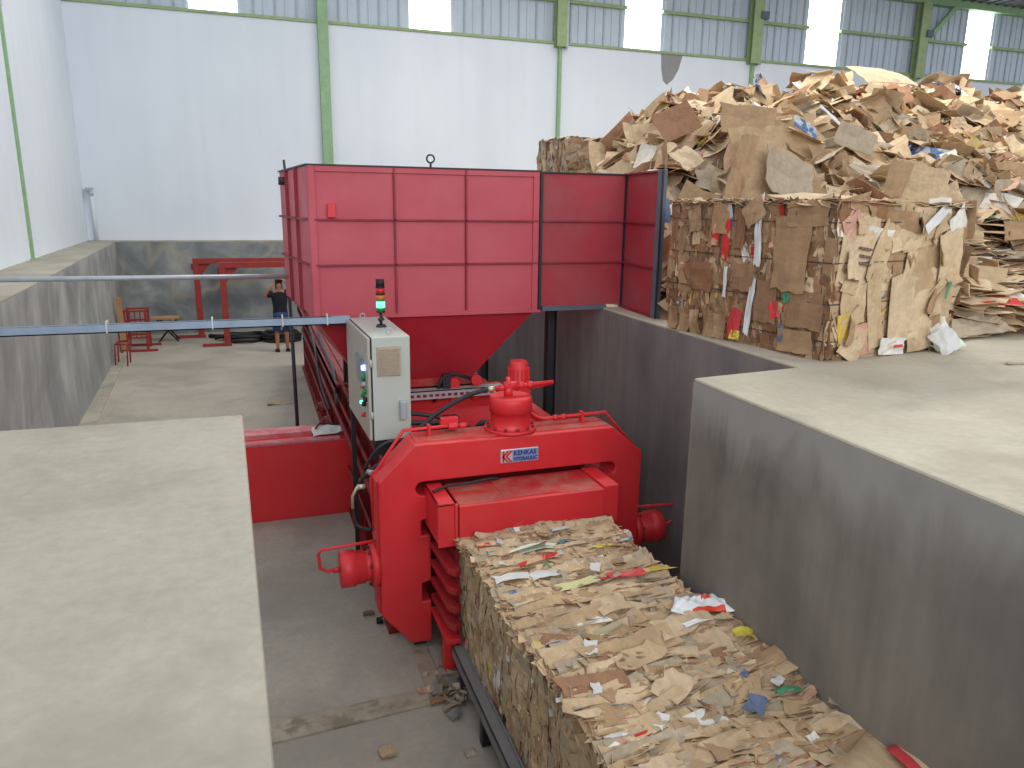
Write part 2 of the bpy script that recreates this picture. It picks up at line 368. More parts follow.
# ------------------------------------------------------------------ columns
def column(x, w, label, brace=False, slim=False, lower=True):
    t = thing('steel_column', label, 'column', (x, YB-.15, 0), 'green steel columns along the back wall')
    P = Part(t)
    if slim:
        m = MB(); m.box(x-w/2, x+w/2, YB-.18, YB-.155, 0, ZT-.1); m.box(x-.015, x+.015, YB-.155, YB-.03, 0, ZT-.1); m.box(x-w/2, x+w/2, YB-.03, YB-.005, 0, ZT-.1)
        P('shaft', m, M['green'], .004)
    else:
        m = MB(); m.box(x-w/2, x+w/2, YB-.28, YB-.25, ZW-.1, ZT-.1); m.box(x-.015, x+.015, YB-.25, YB-.03, ZW-.1, ZT-.1); m.box(x-w/2, x+w/2, YB-.03, YB-.005, ZW-.1, ZT-.1)
        P('shaft', m, M['green_dark'], .004)
        m = MB(); m.box(x-.02, x+.07, YB-.14, YB-.005, 0, ZW-.1); P('lower_shaft', m, M['green'], .004)
        m = MB(); m.box(x+w/2+.02, x+w/2+.12, YB-.14, YB-.005, ZW-.1, ZT-1.2); P('downpipe', m, M['galv'], .01, 'pale grey square downpipe')
        m = MB(); m.box(x+w/2-.12, x+w/2+.16, YB-.34, YB-.005, ZT-1.2, ZT-.98); P('bracket', m, M['edge'], .01)
    m = MB(); m.box(x-w/2-.05, x+w/2+.05, YB-.3, YB-.005, -.0, .03); P('base_plate', m, M['green_dark'])
    if brace:
        m = MB(); m.hexa([(x+.1, YB-.24, 6.75), (x+.3, YB-.24, 6.75), (x+.3, YB-.12, 6.75), (x+.1, YB-.12, 6.75), (x+1.25, YB-.24, 7.95), (x+1.5, YB-.24, 7.95), (x+1.5, YB-.12, 7.95), (x+1.25, YB-.12, 7.95)])
        P('knee_brace', m, M['green'], .005)
    return t
column(2.16, .27, 'full-height pale green steel column on the white wall behind the red hopper, furthest left of the back wall', slim=True)
column(8.92, .30, 'green steel column above the stacked grey bales, with thin lower strip down the white wall')
column(15.62, .36, 'green steel column right of the grey wall scar, above the cardboard heap')
column(22.4, .36, 'green steel column with a diagonal knee brace at the top right', brace=True)
# left wall post and tap
t = thing('wall_post', 'thin pale green post running up the white left wall', 'post', (lwx(14.9)+.03, 14.9, 0)); P = Part(t)
m = MB(); x = lwx(14.9); m.box(x-.01, x+.05, 14.87, 14.93, 0, 7.9); P('shaft', m, M['green'], .004)
m = MB(); m.box(x-.01, x+.10, 14.80, 15.0, 0, .02); P('base_plate', m, M['green_dark'])
m = MB(); m.box(x-.01, x+.06, 14.86, 14.94, 4.0, 4.1); P('clip', m, M['galv'])
t = thing('water_pipe', 'short white water pipe with a tap in the far left corner', 'pipe', (-3.72, YB-.08, 0)); P = Part(t)
m = MB(); m.tube([(-3.72, YB-.05, 0), (-3.74, YB-.05, 1.2), (-3.86, YB-.05, 1.28)], .045); P('pipe', m, M['white'])
m = MB(); m.tube([(-3.74, YB-.05, 1.22), (-3.74, YB-.2, 1.22), (-3.68, YB-.24, 1.12)], .035); m.box(-3.84, -3.66, YB-.17, YB-.11, 1.26, 1.31); P('tap', m, M['galv'])

# ------------------------------------------------------------------ floor details in the pit
m = MB(); m.prism([(-.15, 4.39), (1.05, 4.46), (1.12, 4.64), (-.15, 4.60)], lambda a, b, d: (a, b, d), PF-.02, PF+.018)
m.box(.99, 1.12, 4.64, 5.25, PF-.02, PF+.012)
struct(m.build('trim_5', M['gutter'], bevel=.006))
m = MB(); m.prism([(-2.9, 8.5), (-2.32, 8.5), (-2.45, 12.5), (-2.85, 19.6), (-3.2, 19.6)], lambda a, b, d: (a, b, d), PF-.02, PF+.03); struct(m.build('trim_6', M['slab'], bevel=.006))

# ------------------------------------------------------------------ sheets of cardboard
def sheet(mb, c, nrm, tan, w, h, r, curl=.15, rough=.012, th=.004, mat=0, nx=4, ny=3, fold=None, ragged=.12):
    """one bent torn sheet; c centre, nrm normal, tan width direction"""
    n = Vector(nrm).normalized(); t = Vector(tan); t = (t-n*t.dot(n))
    if t.length < 1e-4: t = n.orthogonal()
    t.normalize(); b = n.cross(t); c = Vector(c)
    cu = r.uniform(-curl, curl)*w; cv = r.uniform(-curl, curl)*h; fx = r.uniform(-.6, .6) if fold is None else fold[0]; fa = r.uniform(-.5, .5)*curl*3 if fold is None else fold[1]
    top = []; bot = []
    for j in range(ny+1):
        for i in range(nx+1):
            u = i/nx*2-1; v = j/ny*2-1
            du = dv = 0
            if i in (0, nx): du = r.uniform(-ragged, ragged)
            if j in (0, ny): dv = r.uniform(-ragged, ragged)
            U = (u+du)*w/2; V = (v+dv)*h/2
            z = cu*(u*u-.4)+cv*(v*v-.4)+r.uniform(-rough, rough)
            d = u-fx+.3*v
            if d > 0: z += fa*d*w*.5
            p = c+t*U+b*V+n*z; top.append(p); bot.append(p-n*th)
    W_ = nx+1; N = len(top); fs = []
    for j in range(ny):
        for i in range(nx):
            a = j*W_+i; fs.append((a, a+1, a+W_+1, a+W_)); fs.append((N+a, N+a+W_, N+a+W_+1, N+a+1))
    for i in range(nx): fs.append((i, N+i, N+i+1, i+1)); a = ny*W_+i; fs.append((a, a+1, N+a+1, N+a))
    for j in range(ny): a = j*W_; fs.append((a, a+W_, N+a+W_, N+a)); a += nx; fs.append((a, N+a, N+a+W_, a+W_))
    mb.add(top+bot, fs, mat)
def pick(r, weights):
    x = r.random()*sum(weights)
    for i, w in enumerate(weights):
        x -= w
        if x < 0: return i
    return 0
W_TOP = [24, 20, 13, 16, 12, 4, 3.0, .8, .9, .5, 1.0, 2.2]
W_HEAP = [26, 18, 14, 22, 10, 6, 5, .6, 1.0, .5, .9, 2.2]

def core(mb, x0, x1, y0, y1, z0, z1, amp, seed, mat=0, step=.07, M4=None):
    """lumpy box: six displaced grids sharing one displacement field"""
    def P(x, y, z):
        q = Vector((x, y, z))*6+Vector((seed, seed*2, 0)); d = noise.noise_vector(q)*amp+noise.noise_vector(q*2.7)*amp*.5
        p = Vector((x, y, z))+d
        return M4 @ p if M4 is not None else p
    def grid(o, a, b):
        o = Vector(o); a = Vector(a); b = Vector(b); na = max(2, int(a.length/step)); nb = max(2, int(b.length/step)); vs = []; fs = []
        for j in range(nb+1):
            for i in range(na+1): vs.append(P(*(o+a*(i/na)+b*(j/nb))))
        for j in range(nb):
            for i in range(na): q = j*(na+1)+i; fs.append((q, q+1, q+na+2, q+na+1))
        mb.add(vs, fs, mat)
    X = x1-x0; Y = y1-y0; Z = z1-z0
    grid((x0, y0, z0), (X, 0, 0), (0, Y, 0)); grid((x0, y0, z1), (X, 0, 0), (0, Y, 0))
    grid((x0, y0, z0), (X, 0, 0), (0, 0, Z)); grid((x0, y1, z0), (X, 0, 0), (0, 0, Z))
    grid((x0, y0, z0), (0, Y, 0), (0, 0, Z)); grid((x1, y0, z0), (0, Y, 0), (0, 0, Z))

def strips_face(mb, r, o, a, b, n, count, lw, lb, weights, tilt=.5, curl=.12, out=.01, lay=.012):
    """overlapping folded strips over the face o + u*a + v*b; long side along a"""
    o = Vector(o); a = Vector(a); b = Vector(b); n = Vector(n); A = a.normalized(); B = b.normalized()
    for k in range(count):
        u = r.random(); v = r.random(); w = r.uniform(*lw)*(1.6 if r.random() < .1 else 1); h = r.uniform(*lb)
        w = min(w, a.length*.5)
        u = min(max(u, w*.42/a.length), 1-w*.42/a.length)
        p = o+a*u+b*v+n*(out+r.uniform(0, lay))
        tn = n+B*r.gauss(0, tilt)+A*r.gauss(0, tilt*.3); tt = A+B*r.gauss(0, .16)
        sheet(mb, p, tn, tt, w, h, r, curl, .006, .003, pick(r, weights), 4, 2)

def bale(name, label, group, x0, x1, y0, y1, z0, z1, seed, dens=1.0, bigend=False, M4=None, faces='tlrf', ties=5, weights=W_TOP, wside=None, cmat='core', mats=None):
    r = random.Random(seed); loc = Vector(((x0+x1)/2, (y0+y1)/2, z0))
    if M4 is not None: loc = M4 @ loc
    t = thing('cardboard_bale', label, 'bale', loc, group)
    P = Part(t); mats = mats or KR
    m = MB(); e = .012
    core(m, x0+e, x1-e, y0+e, y1-e, z0+e, z1-e, .014, seed, 0, .06, None)
    base = MB(); base.v = m.v; base.f = m.f; base.m = m.m; base.s = m.s
    fl = MB()
    X = x1-x0; Y = y1-y0; Z = z1-z0; ws = wside or weights
    if 't' in faces:
        A = X*Y; strips_face(fl, r, (x0, y0, z1-.02), (X, 0, 0), (0, Y, 0), (0, 0, 1), int(300*A*dens), (.12, .40), (.045, .13), weights, .24, .06)
        strips_face(fl, r, (x0, y0, z1-.015), (X, 0, 0), (0, Y, 0), (0, 0, 1), int(46*A*dens), (.18, .40), (.09, .18), weights[:6], .10, .05, .014, .012)
        strips_face(fl, r, (x0, y0, z1-.01), (X, 0, 0), (0, Y, 0), (0, 0, 1), int(110*A*dens), (.04, .12), (.02, .06), weights, .45, .12, .012, .012)
    for f, xx, nn in (('l', x0+.012, -1), ('r', x1-.012, 1)):
        if f in faces:
            A = Z*Y; strips_face(fl, r, (xx, y0, z0), (0, 0, Z), (0, Y, 0), (nn, 0, 0), int(300*A*dens), (.08, .28), (.03, .09), ws, .16, .05, .004, .010)
            strips_face(fl, r, (xx, y0, z0), (0, 0, Z), (0, Y, 0), (nn, 0, 0), int(40*A*dens), (.12, .3), (.08, .18), ws[:6], .06, .03, .006, .010)
    if 'f' in faces:
        A = X*Z; cnt = (300 if not bigend else 150)
        strips_face(fl, r, (x0, y0+.012, z0), (X, 0, 0), (0, 0, Z), (0, -1, 0), int(cnt*A*dens), (.1, .34), (.05, .16), weights, .12, .06, .006, .012)
    def und(v):
        x, y, z = v; k_ = 1 if ties == 0 else .35
        zt_ = max(0, min(1, (z-z0)/Z)); dz = (.026*noise.noise(Vector((x*1.3, y*11, seed)))+.022*noise.noise(Vector((x*5, y*5, seed+9))))*zt_*k_
        e1 = math.exp(-((y-y0)/.05)**2)+math.exp(-((y-y1)/.05)**2) if ties == 0 else 0
        dx = .030*noise.noise(Vector((z*2.5, y*3.5, seed+4)))+.014*noise.noise(Vector((z*3, y*14, seed+2)))
        return (x+dx*k_+(.02*e1 if x < (x0+x1)/2 else -.02*e1), y, z+dz-.03*e1*zt_)
    base.v = [und(v) for v in base.v]; fl.v = [und(v) for v in fl.v]
    if M4 is not None:
        base.v = [tuple(M4 @ Vector(v)) for v in base.v]; fl.v = [tuple(M4 @ Vector(v)) for v in fl.v]
    P('compressed_core', base, M[cmat]); P('crushed_cardboard', fl, mats)
    # baling wires run lengthwise round the bale
    for k in range(ties):
        s_ = (k+.5)/ties; w = MB()
        if ties and 'w' in faces:
            z = z0+Z*s_+r.uniform(-.01, .01); pts = [(x0-.012, y1, z), (x0-.014, (y0+y1)/2, z-.006), (x0-.012, y0-.012, z), ((x0+x1)/2, y0-.02, z+.006), (x1+.01, y0-.01, z), (x1+.01, y1, z)]
        else: continue
        w.tube(pts, .0028, 5)
        if M4 is not None: w.v = [tuple(M4 @ Vector(v)) for v in w.v]
        P('baling_wire', w, M['black'])
    return t, P

near_group = 'fresh cardboard bales leaving the press in a line'
tA, PA = bale('a', 'crushed brown cardboard bale half out of the red press, nearest the press mouth', near_group, 1.28, 2.40, 3.37, 5.2, -2.12, -1.30, 11, 1.15, faces='tlr', ties=0)
tB, PB = bale('b', 'middle crushed cardboard bale of the line, under the white and red plastic bag', near_group, 1.29, 2.45, 2.47, 3.345, -2.12, -1.285, 12, 1.15, faces='tlr', ties=0)
tC, PC = bale('c', 'closest crushed cardboard bale, at the bottom edge, with a big smooth sheet on top', near_group, 1.30, 2.52, 1.2, 2.445, -2.12, -1.285, 13, 1.1, faces='tlr', ties=0)
def scrap(P, x, y, z, w, h, ang, mat, seed, label=None, curl=.1, name='paper_scrap', tilt=(0, 0)):
    r = random.Random(seed); m = MB(); a = math.radians(ang)
    sheet(m, (x, y, z), (tilt[0], tilt[1], 1), (math.cos(a), math.sin(a), 0), w, h, r, curl, .004, .002, 0, 5, 3, ragged=.2)
    return P(name, m, mat if not isinstance(mat, str) else M[mat], label=label)
Z0 = -1.268
scrap(PA, 1.72, 4.37, Z0, .34, .09, 3, 'mintpaper', 1, 'pale mint paper strip'); scrap(PA, 1.50, 4.22, Z0, .22, .06, 8, 'paper', 2, 'white paper strip')
scrap(PA, 1.42, 4.03, Z0, .24, .08, -3, 'paper', 3, 'white paper strip'); scrap(PA, 1.63, 4.02, Z0, .20, .09, 12, 'paper', 4, 'white paper strip')
scrap(PA, 2.12, 3.83, Z0+.01, .24, .07, -4, 'bright_red', 5, 'bright red plastic scrap', name='plastic_scrap'); scrap(PA, 1.98, 3.84, Z0, .1, .035, -10, 'bright_red', 15, 'bright red plastic scrap', name='plastic_scrap')
scrap(PA, 1.78, 3.83, Z0, .28, .08, 14, 'lime', 6, 'pale lime paper strip'); scrap(PA, 1.95, 4.40, Z0, .12, .08, 20, 'teal', 7, 'teal printed scrap')
scrap(PA, 1.68, 4.20, Z0, .3, .05, 10, KR[7], 8, 'red and blue printed strip'); scrap(PA, 1.80, 4.24, Z0, .12, .05, 10, KR[8], 9)
scrap(PA, 2.16, 4.27, Z0, .14, .04, 5, 'yellowpl', 10, 'yellow scrap'); scrap(PA, 2.36, 3.86, Z0, .22, .06, 4, KR[10], 12, 'orange yellow printed strip')
scrap(PA, 1.98, 4.0, Z0, .10, .06, 60, 'paper', 13); scrap(PA, 1.86, 3.53, Z0+.012, .21, .17, 8, KR[3], 14, 'square pale cardboard flap', .04)
scrap(PA, 2.0, 4.62, Z0, .16, .05, 0, 'paper', 16); scrap(PA, 1.38, 4.52, Z0, .10, .05, 0, KR[7], 17)
scrap(PB, 1.56, 3.16, Z0+.01, .12, .07, 70, 'paper', 20, 'crumpled white paper'); scrap(PB, 2.41, 3.02, Z0+.02, .11, .08, -20, 'yellowpl', 21, 'crumpled yellow plastic', .3, 'plastic_scrap')
scrap(PB, 2.12, 3.22, Z0+.012, .34, .17, 12, KR[3], 22, 'wide pale cardboard flap', .05)
scrap(PB, 1.76, 3.02, Z0+.012, .3, .15, 14, KR[0], 23, 'wide tan cardboard flap', .05)
scrap(PB, 1.80, 2.72, Z0+.012, .2, .16, 30, KR[3], 24); scrap(PB, 1.45, 2.86, Z0, .08, .05, 80, 'paper', 25)
scrap(PB, 2.1, 2.5, Z0+.012, .14, .09, 40, 'bluepl', 26, 'blue plastic scrap', name='plastic_scrap'); scrap(PB, 1.9, 2.6, Z0, .08, .04, 10, 'bluepl', 27, 'blue plastic scrap', name='plastic_scrap')
scrap(PB, 2.33, 2.55, Z0+.01, .12, .04, -8, 'greenpl', 28, 'green plastic scrap', name='plastic_scrap'); scrap(PB, 2.32, 2.62, Z0+.014, .08, .05, 30, 'paper', 29)
scrap(PB, 1.62, 2.55, Z0, .1, .06, 40, 'paper', 30); scrap(PB, 2.2, 2.72, Z0, .1, .04, 50, 'bluepl', 31, name='plastic_scrap')
scrap(PB, 2.46, 2.72, Z0, .18, .1, -20, KR[10], 33); scrap(PB, 2.46, 3.2, Z0-.01, .12, .1, -20, KR[4], 34)
# big curved sheet and red printed box flap on the nearest bale
r = random.Random(5); m = MB()
vs = []; fs = []; NX, NY = 14, 8
for j in range(NY+1):
    for i in range(NX+1):
        u = i/NX; v = j/NY; x = 1.66+.98*u+.08*v; y = 1.42+.80*v+.03*math.sin(u*9)*v-.30*(1-u)**1.5*v; z = -1.25+.022*math.sin(u*math.pi)*math.sin(v*math.pi*.9+.2)-.22*max(0, u-.86)/.14*.35+.008*math.sin(9*u+4*v)+.006*math.sin(23*u-7*v)
        vs.append((x, y, z))
for j in range(NY):
    for i in range(NX): a = j*(NX+1)+i; fs.append((a, a+1, a+NX+2, a+NX+1))
m.add(vs, fs, 0, True); o = PC('cardboard_flap', m, KR[0], label='big smooth tan cardboard sheet'); sm = o.modifiers.new('solid', 'SOLIDIFY'); sm.thickness = .006
m = surf(lambda u, v: (2.36+.19*u+.05*v, 1.80+.24*v-.03*u, -1.205+.02*math.sin(u*3)-.05*u*u+.012*math.sin(v*4)), 16, 8, lambda i, j: 1 if 4 <= i <= 8 else 0)
m.box(2.455, 2.48, 1.93, 1.99, -1.196, -1.188, 2)
o = PC('printed_flap', m, [M['bright_red'], KR[3], M['print_grey']], label='red and beige printed box flap'); sm = o.modifiers.new('solid', 'SOLIDIFY'); sm.thickness = .005
for k, (x, y) in enumerate([(2.50, 2.36), (2.56, 2.12), (2.60, 1.95)]): scrap(PC, x, y, Z0, .18, .06, -30-10*k, KR[4], 40+k, tilt=(.4, 0))
scrap(PC, 1.5, 2.3, Z0, .2, .1, 10, KR[3], 44)
# plastic bag lying on the middle bale
t = thing('plastic_bag', 'white plastic bag with orange-red print lying on the middle bale', 'bag', (2.34, 3.30, -1.25)); P = Part(t)
def bagf(a, b):
    u = a*2-1; v = b*2-1; w = .155*(1-.25*v)
    return (2.35+u*w+.03*v, 3.33+v*.085-.05*u+.02*math.sin(u*4), -1.24+.045*(1-u*u)*(1-v*v)+.010*math.sin(7*u+5*v)+.005*math.sin(13*u-9*v))
m = surf(bagf, 22, 12, lambda i, j: 1 if ((abs(i-11+.5*(j-8)) < 2.2 and j >= 5) or (6 <= i <= 17 and j <= 1)) else (2 if j == 10 and 5 <= i <= 10 else 0))
o = P('bag_body', m, [M['bag'], M['orange_print'], M['tray']]); sm = o.modifiers.new('solid', 'SOLIDIFY'); sm.thickness = .004
m = MB(); sheet(m, (2.23, 3.19, -1.243), (0, 0, 1), (1, .1, 0), .2, .035, random.Random(3), .05, .004, .002); P('bag_tail', m, M['bag'])

# ------------------------------------------------------------------ the standing bale on the right
A8 = math.radians(8.5)
MR = Matrix.Translation((3.62, 3.98, 0)) @ Matrix.Rotation(A8, 4, 'Z')
KS = KD+KR
wside = [22, 20, 10, 20]+[4, 5, 8, 2, 3, 6, 1.0, 1.4, .5, .4, .6, .5]
wtop2 = [2, 2, 1, 4]+W_TOP
tR, PR = bale('r', 'tall weathered cardboard bale standing on the right rim, its side brown and its end pale', 'standing', 0, 1.34, 0, 1.66, 0, 1.05, 21, .95, bigend=True, M4=MR, faces='tlrfw', ties=4, weights=wtop2, wside=wside, mats=KS)
del tR['group']
def on_end(x, z, w, h, rot, mi, seed, d=.02, tilt=(0, 0), curl=.05, label=None, prints=0):
    r = random.Random(seed); m = MB(); a = math.radians(rot); n = Vector((tilt[0]*.4, -1, tilt[1]*.4)); d *= .6
    sheet(m, (x, -d, z), n, (math.cos(a), 0, math.sin(a)), w, h, r, curl*.6, .006, .005, 0, 5, 4, ragged=.08)
    mats = [KS[mi]]
    if prints:
        mats.append(M['print_grey'])
        for q in range(prints):
            zz = z+h*.1-q*.05; c_ = Matrix.Translation((x, -d-.014, zz)) @ Matrix.Rotation(-a, 4, 'Y')
            for kx in range(4): m.box(-.06+kx*.03, -.04+kx*.03+.004*(kx % 2), -.008, .012, -.008, .008, 1, c_)
    m.v = [tuple(MR @ Vector(v)) for v in m.v]; return PR('flattened_box', m, mats, label=label)
on_end(.25, .70, .17, .52, -8, 7, 1, .03, prints=3); on_end(.42, .72, .16, .42, -22, 4, 2, .045); on_end(.10, .70, .15, .34, -4, 7, 3, .02)
on_end(.75, .83, .5, .15, 8, 7, 4, .05, (0, .3)); on_end(.78, .80, .34, .10, 12, 4, 5, .06)
on_end(.93, .62, .36, .34, 24, 5, 6, .04, prints=0); on_end(.72, .60, .10, .4, -14, 7, 7, .05); on_end(.62, .62, .10, .38, 8, 3, 8, .03)
on_end(1.15, .70, .26, .34, 10, 7, 9, .06, (.2, 0), .15); on_end(.80, .33, .5, .46, -2, 7, 10, .06, (.06, .1), .08); on_end(.20, .38, .24, .27, 2, 4, 11, .04)
on_end(.42, .32, .14, .52, 12, 4, 12, .05); on_end(.36, .14, .2, .22, 3, 15, 13, .035); on_end(1.08, .40, .12, .44, 12, 7, 14, .04); on_end(1.18, .42, .16, .4, 4, 4, 15, .03)
on_end(.22, .10, .22, .2, -30, 7, 16, .05, (0, .4)); on_end(.62, .07, .26, .12, -2, 10, 17, .08, (0, -.3)); on_end(.95, .10, .3, .16, 5, 4, 18, .07)
on_end(1.16, .13, .2, .2, 20, 10, 19, .07, (0, .5)); on_end(.12, .22, .1, .2, 10, 14, 20, .04, label='yellow printed strip'); on_end(.98, .93, .34, .16, 18, 4, 21, .04, (0, .6))
on_end(.5, .93, .5, .16, -4, 3, 22, .02); on_end(1.25, .88, .2, .3, 40, 10, 24, .03, (.4, 0)); on_end(.12, .9, .18, .16, 30, 15, 25, .03)
m = MB(); sheet(m, (.92, -.06, .96), (0, -1, .4), (.8, 0, .5), .36, .06, random.Random(3), .05, .004, .003, 0, 5, 2); m.v = [tuple(MR @ Vector(v)) for v in m.v]; PR('plastic_scrap', m, M['paper'], label='glossy white plastic strip')
m = MB(); sheet(m, (.62, -.10, .08), (0, -1, .2), (1, 0, 0), .10, .02, random.Random(3), .02, .001, .003, 0, 5, 2); m.v = [tuple(MR @ Vector(v)) for v in m.v]; PR('paper_scrap', m, M['bright_red'], label='small red print')
m = MB(); sheet(m, (1.12, -.08, .45), (0, -1, 0), (.35, 0, .9), .12, .025, random.Random(6), .05, .003, .003, 0, 4, 2); m.v = [tuple(MR @ Vector(v)) for v in m.v]; PR('paper_scrap', m, M['greenpl'], label='green printed arrow strip')
r9 = random.Random(77)
for q in range(12):
    on_end(r9.uniform(.08, 1.26), r9.uniform(.06, .98), r9.uniform(.07, .2), r9.uniform(.06, .22), r9.uniform(-40, 40), r9.choice([4, 5, 7, 3, 6, 8, 4]), 100+q, r9.uniform(.05, .08), (r9.uniform(-.8, .8), r9.uniform(-.5, 1)), .25)
def on_side(y, z, w, h, rot, mat, seed, d=.02, label=None, curl=.05, name='flattened_box'):
    r = random.Random(seed); m = MB(); a = math.radians(rot)
    d *= .7; sheet(m, (-d, y, z), (-1, 0, .03), (0, -math.cos(a), math.sin(a)), w, h, r, curl*.6, .006, .004, 0, 5, 4, ragged=.08)
    m.v = [tuple(MR @ Vector(v)) for v in m.v]; return PR(name, m, mat if not isinstance(mat, str) else M[mat], label=label)
on_side(.36, .70, .30, .50, 0, KD[3], 1, .035, 'wide smooth brown panel', .02); on_side(.25, .97, .34, .16, 3, KD[3], 2, .03)
on_side(.72, .98, .2, .16, 30, KR[2], 3, .06); on_side(.68, .85, .06, .5, 4, 'paper', 4, .03, 'hanging white plastic strip', name='plastic_scrap'); on_side(.70, .3, .05, .42, -4, 'paper', 5, .035, 'hanging white plastic strip', name='plastic_scrap')
on_side(.98, .45, .035, .24, 3, 'paper', 6, .03, 'hanging white plastic strip', name='plastic_scrap'); on_side(.84, .14, .12, .24, -6, 'bright_red', 7, .045, 'red and yellow printed bag scrap', name='plastic_scrap'); on_side(.82, .06, .1, .07, 0, 'yellowpl', 8, .05, 'yellow corner of the printed scrap', name='plastic_scrap')
on_side(.46, .30, .08, .12, 20, 'bright_red', 9, .04, 'red scrap', name='plastic_scrap'); on_side(.38, .14, .05, .12, 5, 'bluepl', 10, .04, 'blue scrap', name='plastic_scrap')
on_side(.36, .44, .06, .16, 0, 'greenpl', 11, .03, 'green scrap', name='plastic_scrap'); on_side(1.12, .80, .08, .16, 0, KR[7], 12, .03); on_side(1.0, .78, .07, .3, 0, KR[7], 13, .03); on_side(.86, .86, .1, .3, 0, KD[1], 14, .03)
on_side(1.36, .92, .14, .2, 10, KR[2], 15, .04); on_side(1.08, .93, .18, .22, -4, KD[3], 16, .03)
for k in range(5): on_side(.98+.14*k, .10, .13, .19, 4*(k % 3), KD[3] if k % 2 else KR[2], 20+k, .05, curl=.25)
on_side(.80, .50, .22, .2, 0, KD[0], 31, .03); on_side(1.25, .47, .25, .22, 0, KD[1], 32, .03); on_side(.2, .33, .3, .26, 0, KD[0], 33, .03); on_side(.55, .35, .2, .3, 0, KD[0], 34, .03)
on_side(.25, .1, .3, .16, 4, KD[3], 35, .04)

# ------------------------------------------------------------------ grey bale stack behind the hopper
for k, (z0, lab) in enumerate([(0, 'lower dusty grey-brown bale behind the hopper, under another bale'), (1.03, 'upper dusty grey-brown bale seen above the hopper, left of the heap')]):
    bale('s', lab, 'dusty bales stacked behind the hopper', 4.72+.02*k, 5.9, 11.2, 12.5, z0, z0+1.02, 50+k, .45, faces='tfl', ties=0, weights=[8, 14, 24, 5, 34, 10, .5, .1, .1, .1, .1, 1], cmat='coregrey')

# ------------------------------------------------------------------ the heap of loose cardboard
def lerp(a, b, t): t = max(0, min(1, t)); return a+(b-a)*t
def crest(x):
    P_ = [(3.6, .9), (4.6, 1.7), (5.2, 1.9), (5.7, 2.2), (6.9, 2.68), (8.9, 2.98), (11, 3.32), (14, 3.6), (20, 3.8), (30, 3.9)]
    if x <= P_[0][0]: return P_[0][1]
    for (a, p), (b, q) in zip(P_, P_[1:]):
        if x <= b: return p+(q-p)*(x-a)/(b-a)
    return 3.9
def heap_h(x, y):
    yf = lerp(5.75, 4.62, (x-4.9)/.9); xl = 3.52+.16*(y-5.8) if y > 5.8 else 3.45
    if y > 11: xl = max(xl, 5.6)
    if y < yf or x < xl: return 0
    d = y-yf
    steep = 1-math.exp(-d/1.9)
    low = .16+.20*min(d, 1.6)+(0 if d < 1.3 else (d-1.3)*.42); low = min(1, low/crest(x))
    f = lerp(steep/.93, low, (x-5.3)/1.2) if x < 7 else low
    f = max(f, 0); f = min(1.0, f)
    h = crest(x)*f
    h = min(h, (x-xl)*1.9+.05)
    if y > 13: h *= max(0, 1-(y-13)/7)
    q = Vector((x*.9, y*.9, 3)); h += noise.noise(q)*.30*min(1, h)+noise.noise(q*2.6)*.14*min(1, h)
    return max(0, h)
def heap_n(x, y):
    e = .15; return Vector((-(heap_h(x+e, y)-heap_h(x-e, y))/(2*e), -(heap_h(x, y+e)-heap_h(x, y-e))/(2*e), 1)).normalized()
heap = MB(); st = .22; nx = int((30-3.4)/st); ny = int((20-4.4)/st); vs = []; fs = []
for j in range(ny+1):
    for i in range(nx+1):
        x = 3.4+i*st; y = 4.4+j*st; vs.append((x, y, heap_h(x, y)-.07))
for j in range(ny):
    for i in range(nx):
        a = j*(nx+1)+i
        if max(vs[k_][2] for k_ in (a, a+1, a+nx+2, a+nx+1)) > -.06: fs.append((a, a+1, a+nx+2, a+nx+1))
heap.add(vs, fs, 12)
def visible(x, y, z):
    d = Vector((x, y, z-CAM_H)); c = Vector((d.x*xv.x+d.y*yv.x+d.z*up.x, d.x*xv.y+d.y*yv.y+d.z*up.y, d.x*xv.z+d.y*yv.z+d.z*up.z))
    if c.z > -.1: return None
    return (512+F_PX*c.x/-c.z, 384-F_PX*c.y/-c.z)
r = random.Random(99); cnt = 0; tries = 0
while cnt < 4200 and tries < 90000:
    tries += 1
    y = 4.6+(r.random()**1.5)*9.5; x = r.uniform(3.4, 3.4+y*1.45)
    h = heap_h(x, y)
    if h < .06 or (y < 7 and x < 3.75): continue
    s = visible(x, y, h)
    if s is None or s[0] > 1150 or s[0] < 540: continue
    n = heap_n(x, y); flat = (h < .75 and x > 5.0)
    n = (n+Vector((r.gauss(0, .45), r.gauss(0, .45), r.gauss(0, .3)))*(.3 if flat else 1)).normalized()
    if flat: n = Vector((r.gauss(0, .06), r.gauss(0, .08)-.05, 1))
    w = r.uniform(.16, .62)*(1.25 if r.random() < .15 else 1); hh = w*r.uniform(.35, .85)
    sheet(heap, (x, y, h+r.uniform(-.06, .05)), n, (r.uniform(-1, 1), r.uniform(-1, 1), r.uniform(-1, 1)), w, hh, r, .14, .01, .005, pick(r, W_HEAP), 3, 2)
    cnt += 1
o = heap.build('loose_cardboard', KR+[M['core']])
tag(o, 'huge heap of torn loose cardboard and paper filling the right side of the hall', 'cardboard heap', kind='stuff')
